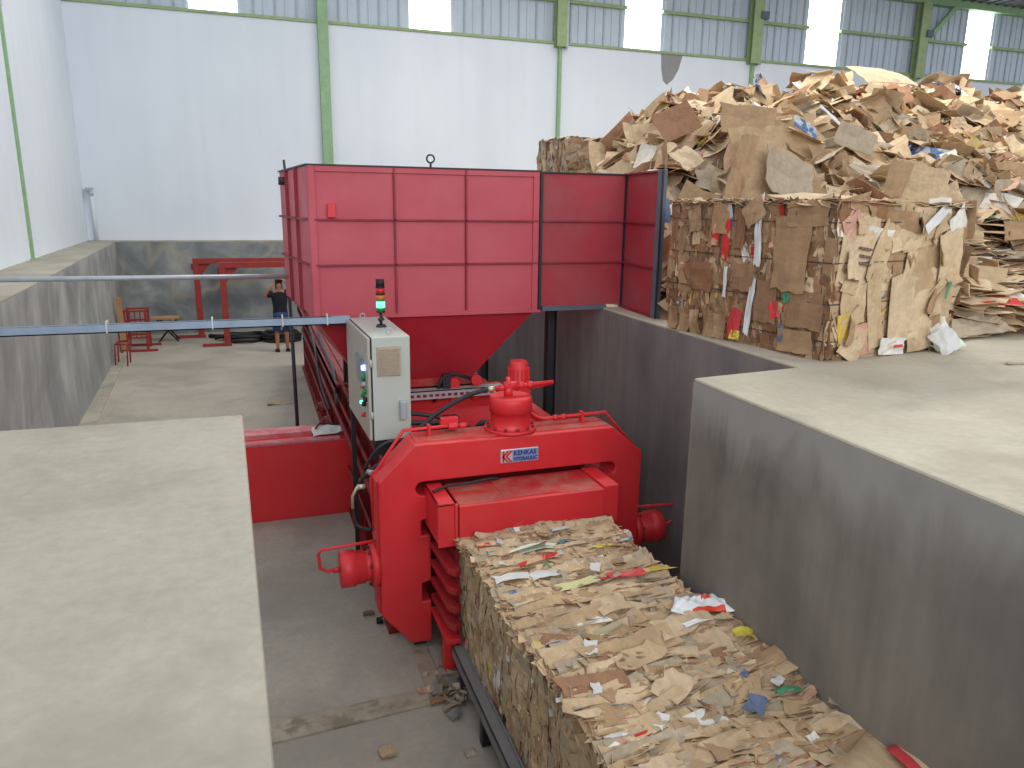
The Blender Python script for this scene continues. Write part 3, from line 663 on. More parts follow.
# individual larger sheets
protos = []; me_w = {}
for k in range(10):
    m = MB(); rr = random.Random(300+k); w = [1, .8, .7, .9, .6, .75, 1, .5, .85, .65][k]; h = w*[.7, .6, .9, .4, .8, .5, .55, .9, .7, .45][k]
    sheet(m, (0, 0, 0), (0, 0, 1), (1, 0, 0), w*.62, h*.62, rr, .13, .012, .007, 0, 6, 4, ragged=.1)
    if k % 2 == 0:  # a folded box flap still hinged on the sheet
        sheet(m, (w*.31, 0, .05), (1, 0, .35), (0, 1, 0), h*.55, w*.2, rr, .08, .006, .007, 0, 4, 2, ragged=.1)
    me = m.build('cardboard_sheet', KR[0]); protos.append(me.data); me_w[me.data.name] = (w*.62,); bpy.data.objects.remove(me)
G = 'loose flattened cardboard sheets lying on the heap'
cnt = 0; r = random.Random(1234); tries = 0
while cnt < 270 and tries < 60000:
    tries += 1
    y = 5.0+(r.random()**1.2)*7.5; x = r.uniform(3.6, 3.6+y*1.35)
    h = heap_h(x, y)
    if h < .25 or (y < 7.3 and x < 4.0): continue
    s = visible(x, y, h)
    if s is None or s[0] > 1050 or s[0] < 570: continue
    o = bpy.data.objects.new('cardboard_sheet', protos[r.randrange(10)]); COL.objects.link(o)
    flat = (h < .8 and x > 5.0); n = heap_n(x, y)
    n = (n+Vector((r.gauss(0, .5), r.gauss(0, .4)-.1, r.gauss(0, .3)))*(.15 if flat else 1)).normalized()
    if flat: n = Vector((r.gauss(0, .05), r.gauss(0, .06)-.05, 1))
    q = n.to_track_quat('Z', 'Y'); o.rotation_euler = (q.to_matrix() @ Matrix.Rotation(r.uniform(0, 6.28), 3, 'Z')).to_euler()
    o.location = (x, y, h+r.uniform(.0, .08)); sc = r.uniform(.9, 1.7); o.scale = (sc, sc, 1)
    o.material_slots[0].link = 'OBJECT'; o.material_slots[0].material = KR[pick(r, W_HEAP)]
    mi = KR.index(o.material_slots[0].material)
    tone = ('tan', 'mid-brown', 'brown', 'pale', 'greyish', 'reddish brown', 'white-coated', 'red-printed', 'blue-printed', 'green-printed', 'yellow-printed', 'pink-faded')[mi]
    area_ = max(me_w[o.data.name])*sc; size = 'small' if area_ < .55 else ('large' if area_ > .85 else 'medium-sized')
    where = ('low on the heap' if h < 1.2 else ('halfway up the heap' if h < 2.1 else ('near the crest of the heap' if h < 2.8 else 'on the very top of the heap')))
    side = 'behind the hopper end panel' if s[0] < 690 else ('above the standing bale' if s[0] < 820 else ('above the bale end' if s[0] < 930 else 'towards the right edge'))
    tag(o, '%s %s cardboard sheet %s, %s' % (size, tone, where, side), 'cardboard', G); cnt += 1
def special(x, y, z, n, tan, w, h, mat, label, seed, curl=.04, cat='cardboard', name='cardboard_sheet', ragged=.06):
    m = MB(); sheet(m, (0, 0, 0), n, tan, w, h, random.Random(seed), curl, .008, .009, 0, 7, 5, ragged=ragged)
    o = m.build(name, mat, loc=None); o.location = (x, y, z); return tag(o, label, cat)
special(4.62, 6.15, 1.42, (-.1, -1, .38), (1, 0, .05), .62, .72, KR[1], 'big brown cardboard sheet leaning back on the heap just above the standing bale', 1)
special(4.80, 5.98, 1.30, (.1, -1, .45), (1, 0, -.35), .55, .46, KR[4], 'grey-tan triangular cardboard sheet propped in front of the big brown leaning sheet', 2, ragged=.15)
special(4.30, 6.05, 1.35, (-.75, -1, .1), (.3, 0, 1), .62, .16, KR[2], 'narrow brown cardboard edge standing upright left of the leaning sheets', 3)
special(5.1, 5.66, 1.12, (0, -.25, 1), (1, .05, .04), 1.35, .3, KR[3], 'long flat pale cardboard sheet lying along the top of the standing bale', 4)
special(5.45, 7.6, 1.98, (-.3, -1, .7), (1, 0, -.35), .62, .42, KR[2], 'large dark brown cardboard sheet high on the heap, above the leaning sheets', 5)
special(5.0, 8.4, 2.02, (-.5, -1, .6), (1, 0, .3), .5, .42, KR[5], 'brown opened box flap near the upper left of the heap', 6)
special(10.2, 10.6, 3.22, (0, -.6, 1), (1, 0, .04), 1.15, .6, KR[3], 'wide pale cardboard sheet on the crest of the heap', 7)
special(6.35, 5.95, 1.18, (-.25, -1, .42), (1, 0, -.4), .56, .62, KR[0], 'tan box panel with faint print leaning at the right of the standing bale', 8)
special(6.05, 5.98, 1.2, (-.6, -1, .3), (1, 0, -.4), .2, .6, KR[2], 'folded brown side flap beside the leaning tan box panel', 9)
special(6.1, 6.6, 1.75, (-.5, -1, .4), (1, 0, -.5), .42, .26, KR[4], 'grey curved cardboard piece above the leaning tan box panel', 10, .3)
special(5.75, 5.5, 1.0, (0, -.4, 1), (1, 0, 0), .45, .3, KR[3], 'pale flat flap at the back right corner of the standing bale', 11)
special(6.0, 6.9, 2.0, (.4, -1, .8), (1, 0, -.8), .32, .07, M['bag'], 'white folded box edge on the middle of the heap', 12)
special(5.6, 6.8, 1.85, (.3, -1, .8), (1, 0, -.7), .30, .2, KR[8], 'pale blue printed box panel on the middle of the heap', 14)
special(4.25, 6.9, 1.50, (.1, -.8, .8), (1, 0, .8), .36, .26, KR[3], 'cream paper sack sheet above the hopper end panel', 15)
special(3.66, 6.25, .98, (0, -1, .3), (0, 0, 1), .22, .10, M['bluepl'], 'small blue and white printed wrapper beside the hopper end panel', 16, cat='wrapper', name='wrapper')
# low flat layers of the heap's right foot
for k in range(34):
    x = r.uniform(5.0, 8.2); y = r.uniform(4.55, 5.7); zz = .02+.30*max(0, (y-4.6))+r.uniform(0, .07)
    o = bpy.data.objects.new('cardboard_sheet', protos[r.randrange(10)]); COL.objects.link(o); o.location = (x, y, zz)
    o.rotation_euler = (r.gauss(.04, .05), r.gauss(0, .05), r.uniform(-.5, .5)); sc = r.uniform(1.0, 1.7); o.scale = (sc, sc*.7, 1)
    o.material_slots[0].link = 'OBJECT'; o.material_slots[0].material = KR[pick(r, [10, 8, 4, 10, 8, 0, 2])]
    tag(o, '%s flat cardboard sheet in the low layered heap foot, %s' % (('tan', 'mid-brown', 'brown', 'pale', 'greyish', 'reddish', 'white', 'red', 'blue', 'green', 'yellow', 'pinkish')[KR.index(o.material_slots[0].material)], 'close behind the bale end' if x < 6 else ('in the middle' if x < 7 else 'furthest right')), 'cardboard', 'flat sheets layered at the foot of the heap')
special(4.83, 4.10, .04, (0, -.3, 1), (1, .1, 0), .30, .13, M['mintpaper'], 'crumpled white and blue wrapper on the floor at the right foot of the bale', 30, .2, 'wrapper', 'wrapper')
special(4.70, 3.98, .10, (-.2, -1, .7), (1, .2, .3), .16, .18, M['paper'], 'white paper cup-like scrap tucked against the bale foot', 32, .3, 'paper', 'paper_scrap')
special(4.86, 3.55, .012, (0, 0, 1), (1, -.12, 0), .2, .03, KR[4], 'thin cardboard sliver alone on the concrete at the right edge', 33, .1)
special(5.55, 4.5, .09, (0, -.5, 1), (1, .05, 0), .7, .22, KR[4], 'lowest torn grey cardboard layer at the front of the heap', 34, .12)

# ------------------------------------------------------------------ the hopper
t = thing('feed_hopper', 'big red steel feed hopper with ribbed walls and a funnel above the press', 'hopper', (1.6, 7.8, PF)); P = Part(t)
HX0, HX1, HY0, HY1, HZ = .50, 2.66, 6.9, 8.7, 1.32
HXF = .34
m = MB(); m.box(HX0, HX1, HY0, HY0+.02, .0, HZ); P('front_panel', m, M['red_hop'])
m = MB()
for z in (.46, .86): m.box(HX0+.04, HX1-.02, HY0-.028, HY0, z-.008, z+.008)
for x in (1.25, 1.92): m.box(x-.008, x+.008, HY0-.028, HY0, .02, HZ)
P('front_rib', m, M['ribline'])
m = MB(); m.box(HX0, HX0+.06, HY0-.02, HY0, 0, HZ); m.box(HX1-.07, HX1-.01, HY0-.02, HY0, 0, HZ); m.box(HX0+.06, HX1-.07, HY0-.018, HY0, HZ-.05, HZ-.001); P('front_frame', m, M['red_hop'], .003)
m = MB(); m.box(HX0-.01, HX1, HY0-.03, HY0+.03, HZ+.001, HZ+.012); m.hexa([(HX0-.02, HY0, HZ), (HX0+.03, HY0, HZ), (HXF+.03, HY1, HZ), (HXF-.02, HY1, HZ), (HX0-.02, HY0, HZ+.012), (HX0+.03, HY0, HZ+.012), (HXF+.03, HY1, HZ+.012), (HXF-.02, HY1, HZ+.012)])
m.box(HXF, HX1, HY1-.03, HY1+.03, HZ, HZ+.012); m.box(HX1+.03, 3.58, HY0-.03, HY0+.03, HZ-.01, HZ+.002)
P('top_rim', m, M['black'])
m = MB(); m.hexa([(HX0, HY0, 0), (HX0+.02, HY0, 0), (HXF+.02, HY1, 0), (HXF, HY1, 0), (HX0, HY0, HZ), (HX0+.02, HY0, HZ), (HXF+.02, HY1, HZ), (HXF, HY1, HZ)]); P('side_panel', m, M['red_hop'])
m = MB()
def hs(y): return HX0+(HXF-HX0)*(y-HY0)/(HY1-HY0)
for z in (.46, .86): m.hexa([(hs(HY0)-.03, HY0+.1, z-.01), (hs(HY0), HY0+.1, z-.01), (hs(HY1), HY1, z-.01), (hs(HY1)-.03, HY1, z-.01), (hs(HY0)-.03, HY0+.1, z+.01), (hs(HY0), HY0+.1, z+.01), (hs(HY1), HY1, z+.01), (hs(HY1)-.03, HY1, z+.01)])
for y in (7.5, 8.1): m.box(hs(y)-.03, hs(y), y-.01, y+.01, 0, HZ)
P('side_rib', m, M['ribline'])
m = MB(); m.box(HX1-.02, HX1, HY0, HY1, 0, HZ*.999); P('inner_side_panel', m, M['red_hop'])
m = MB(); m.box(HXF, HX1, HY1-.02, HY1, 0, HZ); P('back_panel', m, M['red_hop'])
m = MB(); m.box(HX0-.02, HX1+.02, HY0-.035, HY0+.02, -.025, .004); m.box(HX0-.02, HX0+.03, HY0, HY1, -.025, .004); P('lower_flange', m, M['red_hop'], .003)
# funnel
T = [(HX0+.02, HY0+.02, -.02), (HX1-.05, HY0+.02, -.02), (HX1-.05, HY1-.05, -.02), (HXF+.05, HY1-.05, -.02)]
Bt = [(.98, 7.2, -.72), (2.04, 7.2, -.72), (2.3, 8.5, -.72), (1.0, 8.5, -.72)]
m = MB(); m.add(T+Bt, [(0, 4, 5, 1), (1, 5, 6, 2), (2, 6, 7, 3), (3, 7, 4, 0)]); o = P('funnel', m, M['red_funnel']); s_ = o.modifiers.new('s', 'SOLIDIFY'); s_.thickness = .01
m = MB(); m.box(.96, 2.1, 7.16, 7.2, -.78, -.70); m.box(.96, 2.1, 7.1, 7.2, -.80, -.78); P('funnel_flange', m, M['red_dusty'], .003)
# wing and end panel standing on the rim
m = MB(); m.box(HX1+.02, 3.58, HY0, HY0+.02, .03, HZ-.01); P('wing_panel', m, M['red_old'])
m = MB()
for z in (.46, .86): m.box(HX1+.03, 3.57, HY0-.028, HY0, z-.008, z+.008)
P('wing_rib', m, M['ribline'])
for a, b in ((HX1-.005, HX1+.022), (3.565, 3.585)):
    m = MB(); m.box(a, b, HY0-.035, HY0+.03, 0, HZ-.005); P('joint_post', m, M['black'])
m = MB(); m.box(HX1+.04, 3.40, HY0-.03, HY0+.03, -.015, .03); P('wing_sill', m, M['edge'])
m = MB(); m.hexa([(3.51, 6.12, .01), (3.53, 6.12, .01), (3.60, HY0, .01), (3.58, HY0, .01), (3.51, 6.12, HZ), (3.53, 6.12, HZ), (3.60, HY0, HZ), (3.58, HY0, HZ)]); P('end_panel', m, M['red_old'])
for z in (.46, .86, .012, HZ):
    m = MB(); m.hexa([(3.482, 6.12, z-.008), (3.515, 6.12, z-.008), (3.585, HY0, z-.008), (3.552, HY0, z-.008), (3.482, 6.12, z+.008), (3.515, 6.12, z+.008), (3.585, HY0, z+.008), (3.552, HY0, z+.008)]); P('end_rib', m, M['ribline'])
m = MB(); m.box(3.485, 3.545, 6.05, 6.12, .0, HZ+.015); P('end_post', m, M['edge'], .004, 'grey-blue steel end post')
m = MB(); m.box(3.488, 3.50, 6.03, 6.055, .0, HZ+.015); P('end_strip', m, M['black'])
# bracket, lifting eyes
m = MB(); m.box(.655, .725, HY0-.05, HY0, .88, 1.0); P('bracket', m, M['red'], .004)
m = MB(); m.tube([(1.59+.035*math.cos(a), HY0, HZ+.085+.035*math.sin(a)) for a in [i*math.pi/8 for i in range(17)]], .008, 6); m.cyl((1.59, HY0, HZ), (1.59, HY0, HZ+.055), .01, n=8); P('lifting_eye', m, M['black'])
m = MB(); m.tube([(.40, 8.5, HZ-.15), (.385, 8.5, HZ+.12)], .014, 6); m.cyl((.36, 8.35, HZ-.14), (.36, 8.35, HZ-.06), .05, n=12); P('corner_pin', m, M['black'])
m = MB(); m.tube([(.42, 8.0, HZ-.1), (.47, 7.6, -.05)], .02, 6); P('side_strut', m, M['red_old'])
# columns under the hopper
for x, y in ((2.60, 8.55), (2.95, 7.25), (.98, 8.65)):
    m = MB()
    for a in (-.05, .04): m.box(x+a, x+a+.01, y-.05, y+.05, PF, -.01)
    m.box(x-.045, x+.045, y-.005, y+.005, PF, -.01); m.box(x-.08, x+.08, y-.08, y+.08, PF, PF+.015); P('support_column', m, M['black'])

# ------------------------------------------------------------------ the press
t = thing('baling_press', 'red horizontal baling press with an octagonal front frame and hydraulic cylinders', 'baler', (1.85, 5.3, PF)); P = Part(t)
fx0, fx1, fz0, fz1, ch = .77, 2.93, PF+.06, -.715, .27
y0, y1 = 5.15, 5.43
def F(a, b, d): return (a, d, b)
# ring with outlet opening: outline then hole, bridged
outer = [(fx0+ch, fz1), (fx1-ch, fz1), (fx1, fz1-ch+.04), (fx1, fz0+ch), (fx1-ch+.05, fz0), (2.55, fz0), (2.55, -2.28), (2.55, -1.45), (2.55, -1.12), (2.64, -1.12)]
def arc(cx, cz, r_, a0, a1, n=6): return [(cx+r_*math.cos(math.radians(a0+(a1-a0)*i/n)), cz+r_*math.sin(math.radians(a0+(a1-a0)*i/n))) for i in range(n+1)]
outer += arc(2.64, -1.065, .055, -90, 90)+arc(1.10, -1.065, .055, 90, 270)
outer += [(1.155, -1.12), (1.155, -1.30), (1.085, -1.32), (1.085, -1.44), (1.155, -1.44), (1.155, -1.82), (1.085, -1.84), (1.085, -1.99), (1.155, -1.99), (1.155, fz0), (fx0+ch-.04, fz0), (fx0, fz0+ch), (fx0, fz1-ch)]
m = MB(); m.prism(outer, F, y0, y1); P('front_frame', m, M['red'], .012)
for a in (1.02, 2.58): m = MB(); m.box(a, a+.1, y0+.05, y1, PF, fz0+.01); P('footing', m, M['black'])
m = MB(); m.prism([(fx0+ch+.02, fz1-.005), (fx1-ch-.02, fz1-.005), (fx1-ch-.02, fz1+.008), (fx0+ch+.02, fz1+.008)], F, y0+.05, y1+.02); P('top_plate', m, M['red_dusty'], .003, 'dusty top plate')
m = MB()
m.hexa([(fx0-.015, y0+.06, fz0+ch), (fx0+.01, y0+.06, fz0+ch), (fx0+.01, y1, fz0+ch), (fx0-.015, y1, fz0+ch), (fx0-.015, y0+.06, fz1-ch), (fx0+.01, y0+.06, fz1-ch), (fx0+.01, y1, fz1-ch), (fx0-.015, y1, fz1-ch)]); P('side_plate', m, M['red'], .003)
# maker's plate
PL = P('name_plate', (lambda m: m.box(1.705, 2.015, y0-.012, y0+.002, -.925, -.815))(MB()), M['logo_silver'], .006, 'silver-edged pale blue maker plate')
for nm, mt, bx in (('plate_field', 'logo_blue', (1.80, 2.007, y0-.015, y0-.011, -.917, -.823)), ('plate_field', 'logo_silver', (1.712, 1.80, y0-.015, y0-.011, -.917, -.823))):
    m = MB(); m.box(*bx); P(nm, m, M[mt], parent=PL)
m = MB()
for dx in (0, .028): m.prism([(1.722+dx+.03, -.825), (1.745+dx+.03, -.825), (1.732+dx, -.87), (1.75+dx+.022, -.915), (1.722+dx+.03, -.915), (1.716+dx-.01+.008, -.87)], F, y0-.018, y0-.014)
m.box(1.718, 1.732, y0-.018, y0-.014, -.915, -.825)
P('plate_emblem', m, M['logo_red'], parent=PL)
def text(body, x, z, size, sx):
    cu = bpy.data.curves.new('txt', 'FONT'); cu.body = body; cu.size = size; cu.extrude = .0015; cu.offset = .0012
    o = bpy.data.objects.new('txt', cu); COL.objects.link(o)
    dg = bpy.context.evaluated_depsgraph_get(); me = bpy.data.meshes.new_from_object(o.evaluated_get(dg)); bpy.data.objects.remove(o)
    R_ = Matrix.Translation((x, y0-.017, z)) @ Matrix.Rotation(math.pi/2, 4, 'X') @ Matrix.Diagonal((sx, 1, 1, 1)); l = t.location
    me.transform(Matrix.Translation((-l.x, -l.y, -l.z)) @ R_); me.materials.clear(); me.materials.append(M['logo_text'])
    q = bpy.data.objects.new('plate_lettering', me); COL.objects.link(q); q.parent = PL
text('KENKAS', 1.806, -.865, .052, .97); text('HYDRAULIC', 1.806, -.910, .042, .85)
# top hydraulic cylinder
cx, cy = 1.845, 5.33
m = MB(); m.lathe((cx, cy, -.712), (cx, cy, -.44), [(0, .205), (.10, .205), (.10, .165), (.13, .155), (.55, .155), (.56, .168), (.93, .168), (1, .158)], 40)
TC = P('top_cylinder', m, M['red'])
for i in range(12):
    a = i*math.pi/6; m = MB(); m.cyl((cx+.182*math.cos(a), cy+.182*math.sin(a), -.69), (cx+.182*math.cos(a), cy+.182*math.sin(a), -.665), .013, n=6); P('bolt', m, M['red_dark'], parent=TC)
m = MB(); m.cyl((cx-.02, cy, -.44), (cx-.02, cy, -.37), .035, n=16); m.cyl((cx-.06, cy, -.36), (cx+.05, cy, -.36), .034, n=8); m.cyl((cx-.02, cy-.02, -.36), (cx-.02, cy+.02, -.30), .02, n=12); P('tee_fitting', m, M['red'])
m = MB(); m.cyl((1.70, cy, -.375), (2.20, cy, -.355), .017, n=12); m.cyl((1.75, cy, -.374), (1.80, cy, -.372), .026, n=6); m.cyl((1.91, cy, -.365), (1.95, cy, -.363), .028, n=6); m.cyl((1.98, cy, -.365), (2.03, cy, -.363), .028, n=6); m.cyl((2.02, cy+.03, -.39), (2.2, cy+.03, -.365), .02, n=10); P('cross_pipe', m, M['red'])
m = MB(); m.cyl((1.66, cy, -.378), (1.71, cy, -.375), .021, n=8); P('hose_fitting', m, M['brass'], label='pale zinc hose fitting')
# side cylinders
for sx, xa, nm in ((-1, fx0, 'l'), (1, fx1, 'r')):
    zc = -1.70; yc = 5.30
    m = MB(); m.lathe((xa, yc, zc), (xa+sx*.29, yc, zc), [(0, .165), (.2, .165), (.2, .115), (.36, .115), (.37, .128), (.6, .128), (.61, .14), (.97, .14), (1, .13)], 36); SC = P('side_cylinder', m, M['red'])
    for i in range(8):
        a = (i+.5)*math.pi/4; m = MB(); m.cyl((xa+sx*.058, yc+.14*math.cos(a), zc+.14*math.sin(a)), (xa+sx*.078, yc+.14*math.cos(a), zc+.14*math.sin(a)), .012, n=6); P('bolt', m, M['red_dark'], parent=SC)
    m = MB(); pp = [(xa+sx*.29, yc, zc+.0), (xa+sx*.38, yc, zc), (xa+sx*.43, yc, zc+.03), (xa+sx*.44, yc, zc+.15), (xa+sx*.41, yc, zc+.18), (xa+sx*.02, yc, zc+.20)]
    m.tube(pp, .012, 8); m.cyl((xa+sx*.28, yc, zc), (xa+sx*.34, yc, zc), .022, n=8); P('feed_pipe', m, M['red'])
# oil pipes on top of the frame
m = MB(); zt = fz1+.055; m.tube([(.76, 5.36, -1.45), (.745, 5.36, -1.02), (1.0, 5.36, zt), (1.50, 5.36, zt+.005)], .013, 8); m.box(1.185, 1.205, 5.33, 5.39, fz1, zt+.03); P('oil_pipe', m, M['red'])
m = MB(); m.cyl((1.35, 5.36, zt), (1.42, 5.36, zt), .026, n=8); m.cyl((1.44, 5.36, zt), (1.49, 5.36, zt), .024, n=6); m.box(1.30, 1.44, 5.39, 5.44, zt-.02, zt+.06); P('valve_block', m, M['red'], .004)
m = MB(); m.tube([(2.02, 5.42, -.60), (2.08, 5.38, zt+.02), (2.13, 5.36, zt), (2.68, 5.36, zt+.012), (2.97, 5.34, -.98)], .013, 8); m.box(2.46, 2.48, 5.33, 5.39, fz1, zt+.035); m.cyl((2.22, 5.36, zt), (2.26, 5.36, zt), .024, n=6); m.cyl((2.29, 5.36, zt), (2.33, 5.36, zt), .024, n=6); P('oil_pipe', m, M['red'])
# outlet box in front of the frame
m = MB(); m.box(1.27, 2.40, 4.74, 5.2, -1.34, -1.06); m.box(2.405, 2.53, 4.76, 5.2, -1.35, -1.045); P('outlet_beam', m, M['red'], .008)
m = MB(); m.box(1.275, 1.62, 4.76, 5.15, -1.062, -1.056); m.box(1.62, 2.05, 4.78, 5.15, -1.062, -1.053); m.box(2.05, 2.39, 4.76, 5.15, -1.062, -1.057); P('outlet_cover', m, M['red_dusty'], .002, 'dusty top cover plates')
m = MB(); m.box(1.12, 1.135, 4.78, 5.2, -1.35, -1.045); m.box(1.12, 1.262, 4.76, 4.775, -1.37, -1.045); m.box(1.12, 1.262, 4.76, 5.2, -1.06, -1.045); m.box(1.24, 1.262, 4.74, 5.2, -1.40, -1.045); P('outlet_cheek', m, M['red'], .004)
m = MB(); m.tube([(1.14, 5.0, -1.035), (1.25, 5.04, -1.02), (1.42, 5.08, -1.03), (1.6, 5.12, -1.03), (1.7, 5.16, -1.05)], .012, 6, smooth=4); P('cable', m, M['hose'])
# guide channel with stacked ribs
for sx, xa in ((1, 1.26), (-1, 2.43)):
    m = MB(); m.box(min(xa, xa-sx*.02), max(xa, xa-sx*.02), 4.72, 5.2, -2.14, -1.36); P('guide_wall', m, M['red_dark'])
    for z in (-1.50, -1.645, -1.79, -1.93):
        m = MB(); m.prism([(xa, 4.66), (xa-sx*.05, 4.64), (xa-sx*.09, 4.70), (xa-sx*.11, 5.16), (xa, 5.16)], lambda a, b, d: (a, b, d), z-.05, z+.0); P('guide_rib', m, M['red_rib'] , .008)
    m = MB(); m.box(min(xa-sx*.11, xa-sx*.0), max(xa-sx*.11, xa), 4.66, 5.16, -2.09, -2.05); m.prism([(xa-sx*.11, 4.72), (xa, 4.72), (xa, 4.80), (xa-sx*.11, 4.80)], lambda a, b, d: (a, b, d), PF, -2.08)
    P('leg', m, M['red'], .004)
# press body behind the frame
m = MB(); m.box(.98, 2.55, 5.43, 16, -2.25, -1.02); P('chamber', m, M['red_dark'], .01)
m = MB(); m.box(.98, 2.55, 5.43, 7.1, -1.02, -.98); m.box(1.02, 1.12, 5.43, 7.2, -.98, -.86); m.box(2.4, 2.5, 5.43, 7.2, -.98, -.86); m.box(1.1, 2.4, 6.2, 6.9, -.98, -.93); P('chamber_top', m, M['red'], .006)
m = MB(); m.box(1.0, 2.35, 7.05, 7.18, -.98, -.78); P('cross_beam', m, M['red'], .005)
m = MB()
for y in [5.9+.55*i for i in range(19)]: m.box(.90, .98, y, y+.03, PF, -1.08)
m.box(.86, .98, 5.43, 16, PF, PF+.06); m.box(.90, .98, 5.43, 16, -1.10, -1.06); m.box(.92, .98, 5.43, 16, -1.65, -1.6)
P('side_rib', m, M['red_dark'])
for z, rr, x in ((-1.22, .022, .86), (-1.42, .03, .85), (-1.85, .016, .87), (-.98, .018, .88)):
    m = MB(); m.cyl((x, 5.6, z), (x, 15, z), rr, n=10); P('side_pipe', m, M['red_dark'])
m = MB(); m.tube([(.80, 12.5, -.5), (.82, 11, -.62), (.80, 10, -.8), (.84, 9, -.95), (.8, 8.3, -1.2)], .022, 8, smooth=4); m.tube([(.76, 12, -.8), (.78, 11, -1.0), (.76, 10, -1.3), (.8, 9.2, -1.5)], .018, 8, smooth=4); P('side_hose', m, M['hose'])
for y in (8.9, 9.5, 10.2, 11):
    m = MB(); m.cyl((.93, y, -1.95), (.80, y, -1.95), .09, n=16); m.cyl((.80, y, -1.95), (.77, y, -1.95), .05, n=12); P('side_roller', m, M['red_dark'])
m = MB(); m.box(.80, .97, 8.5, 15.5, -1.05, -1.02); m.box(.80, .82, 8.5, 15.5, -1.12, -1.02); P('side_ledge', m, M['red_dark'])
# perforated channel, motor and valves on the body
m = MB(); m.box(1.15, 2.32, 6.92, 7.04, -.775, -.765); m.box(1.15, 2.32, 6.92, 6.926, -.85, -.765); P('slotted_channel', m, M['galv'])
for i in range(18):
    x = 1.2+i*.062; m = MB(); m.box(x-.018, x+.018, 6.914, 6.922, -.825, -.80); P('channel_slot', m, M['red_dark'])
m = MB(); m.lathe((2.13, 5.95, -.98), (2.13, 5.95, -.30), [(0, .11), (.12, .11), (.12, .085), (.5, .085), (.52, .11), (.60, .11), (.60, .085), (.96, .085), (1, .07)], 28)
for i in range(16):
    a = i*math.pi/8; m.box(-.004, .004, .08, .096, -.52, -.36, 0, Matrix.Translation((2.13, 5.95, 0)) @ Matrix.Rotation(a, 4, 'Z'))
m.box(2.08, 2.18, 5.82, 5.88, -.62, -.5); P('pump_motor', m, M['red'], .003)
for x, y, z in ((1.82, 7.0, -.72), (2.05, 7.0, -.70)):
    m = MB(); m.cyl((x, y-.04, z), (x, y+.02, z), .055, n=16); m.box(x-.03, x+.03, y-.02, y+.02, -.9, z); P('valve_wheel', m, M['red'])
m = MB(); m.tube([(1.62, 7.0, -.9), (1.70, 6.98, -.66), (1.80, 7.0, -.62), (2.05, 7.0, -.70)], .018, 8); m.box(1.70, 1.78, 6.95, 7.02, -.78, -.62); P('limit_arm', m, M['black'])
m = MB(); m.box(1.42, 1.54, 5.75, 5.83, -.80, -.70); m.box(1.50, 1.56, 5.9, 6.0, -.86, -.76); m.cyl((1.20, 5.9, -.84), (1.5, 5.9, -.84), .035, n=12); m.cyl((1.1, 5.7, -.9), (1.42, 5.7, -.9), .03, n=10); P('solenoid_valve', m, M['seal'], .004)
m = MB(); m.box(1.44, 1.48, 5.742, 5.75, -.775, -.735); P('valve_label', m, M['paper'])
m = MB(); m.box(1.28, 1.50, 5.55, 5.66, -.95, -.80); m.cyl((1.5, 5.6, -.86), (1.62, 5.6, -.86), .03, n=8); P('valve_manifold', m, M['red'], .006)
for pts, rr in (([(.70, 5.62, -1.12), (.80, 5.58, -1.02), (1.0, 5.53, -.86), (1.25, 5.5, -.62), (1.5, 5.42, -.45), (1.67, 5.34, -.378)], .020),
                ([(.74, 5.66, -1.04), (.83, 5.6, -.88), (.95, 5.56, -.80), (1.1, 5.6, -.84)], .014),
                ([(1.06, 6.0, -.80), (1.3, 5.98, -.80), (1.6, 5.9, -.82), (1.72, 5.7, -.88), (1.68, 5.55, -.94)], .022),
                ([(1.06, 6.15, -.74), (1.3, 6.1, -.76), (1.5, 6.05, -.80)], .02), ([(1.06, 5.85, -.90), (1.4, 5.8, -.92), (1.6, 5.7, -.9)], .02),
                ([(1.72, 5.5, -.70), (1.66, 5.55, -.72), (1.62, 5.62, -.84), (1.66, 5.6, -.94)], .022),
                ([(.70, 5.6, -1.1), (.64, 5.6, -1.3), (.66, 5.58, -1.48), (.76, 5.5, -1.5)], .014)):
    m = MB(); m.tube(pts, rr, 8, smooth=6); P('hydraulic_hose', m, M['hose'])
m = MB(); m.tube([(.62, 5.5, -1.30), (.62, 5.5, -1.2), (.66, 5.5, -1.13), (.70, 5.5, -1.13)], .012, 8); m.cyl((.66, 5.5, -1.13), (.72, 5.5, -1.13), .022, n=8); P('elbow_fitting', m, M['brass'], label='pale brass elbow fitting')
for x, z in ((.76, -1.05), (.80, -1.1), (.84, -1.02)):
    m = MB(); m.cyl((x, 5.6, z), (x+.04, 5.55, z), .025, n=10); P('coupling', m, M['galv'])

# ------------------------------------------------------------------ ram housing on the left
t = thing('ram_housing', 'long red steel box across the pit floor, left of the press behind the concrete block', 'machine housing', (.1, 8.25, PF)); P = Part(t)
m = MB(); m.box(-1.1, .98, 8.03, 8.5, PF, -1.53); P('body', m, M['red'], .008)
m = MB(); m.box(-1.1, .80, 8.02, 8.14, -1.53, -1.505); m.box(-1.1, .80, 8.26, 8.5, -1.53, -1.475); P('dusty_rail', m, M['pink_dust'], .004, 'pale dusty top strip')
m = MB(); m.box(-1.1, .95, 8.14, 8.26, -1.55, -1.525); P('groove_plate', m, M['red'])
t = thing('paper_sheet', 'crumpled white sheet lying on the end of the red ram housing', 'sheet', (.70, 8.3, -1.46))
m = MB(); sheet(m, (.70, 8.22, -1.45), (-.05, -.25, 1), (1, .12, .03), .36, .2, random.Random(4), .05, .01, .004, 0, 6, 3, ragged=.12); Part(t)('sheet', m, M['paper'])
m = MB(); m.tube([(.55, 8.22, -1.44), (.6, 8.3, -1.41), (.72, 8.32, -1.43), (.85, 8.25, -1.42)], .01, 6); Part(t)('torn_edge', m, M['seal'])

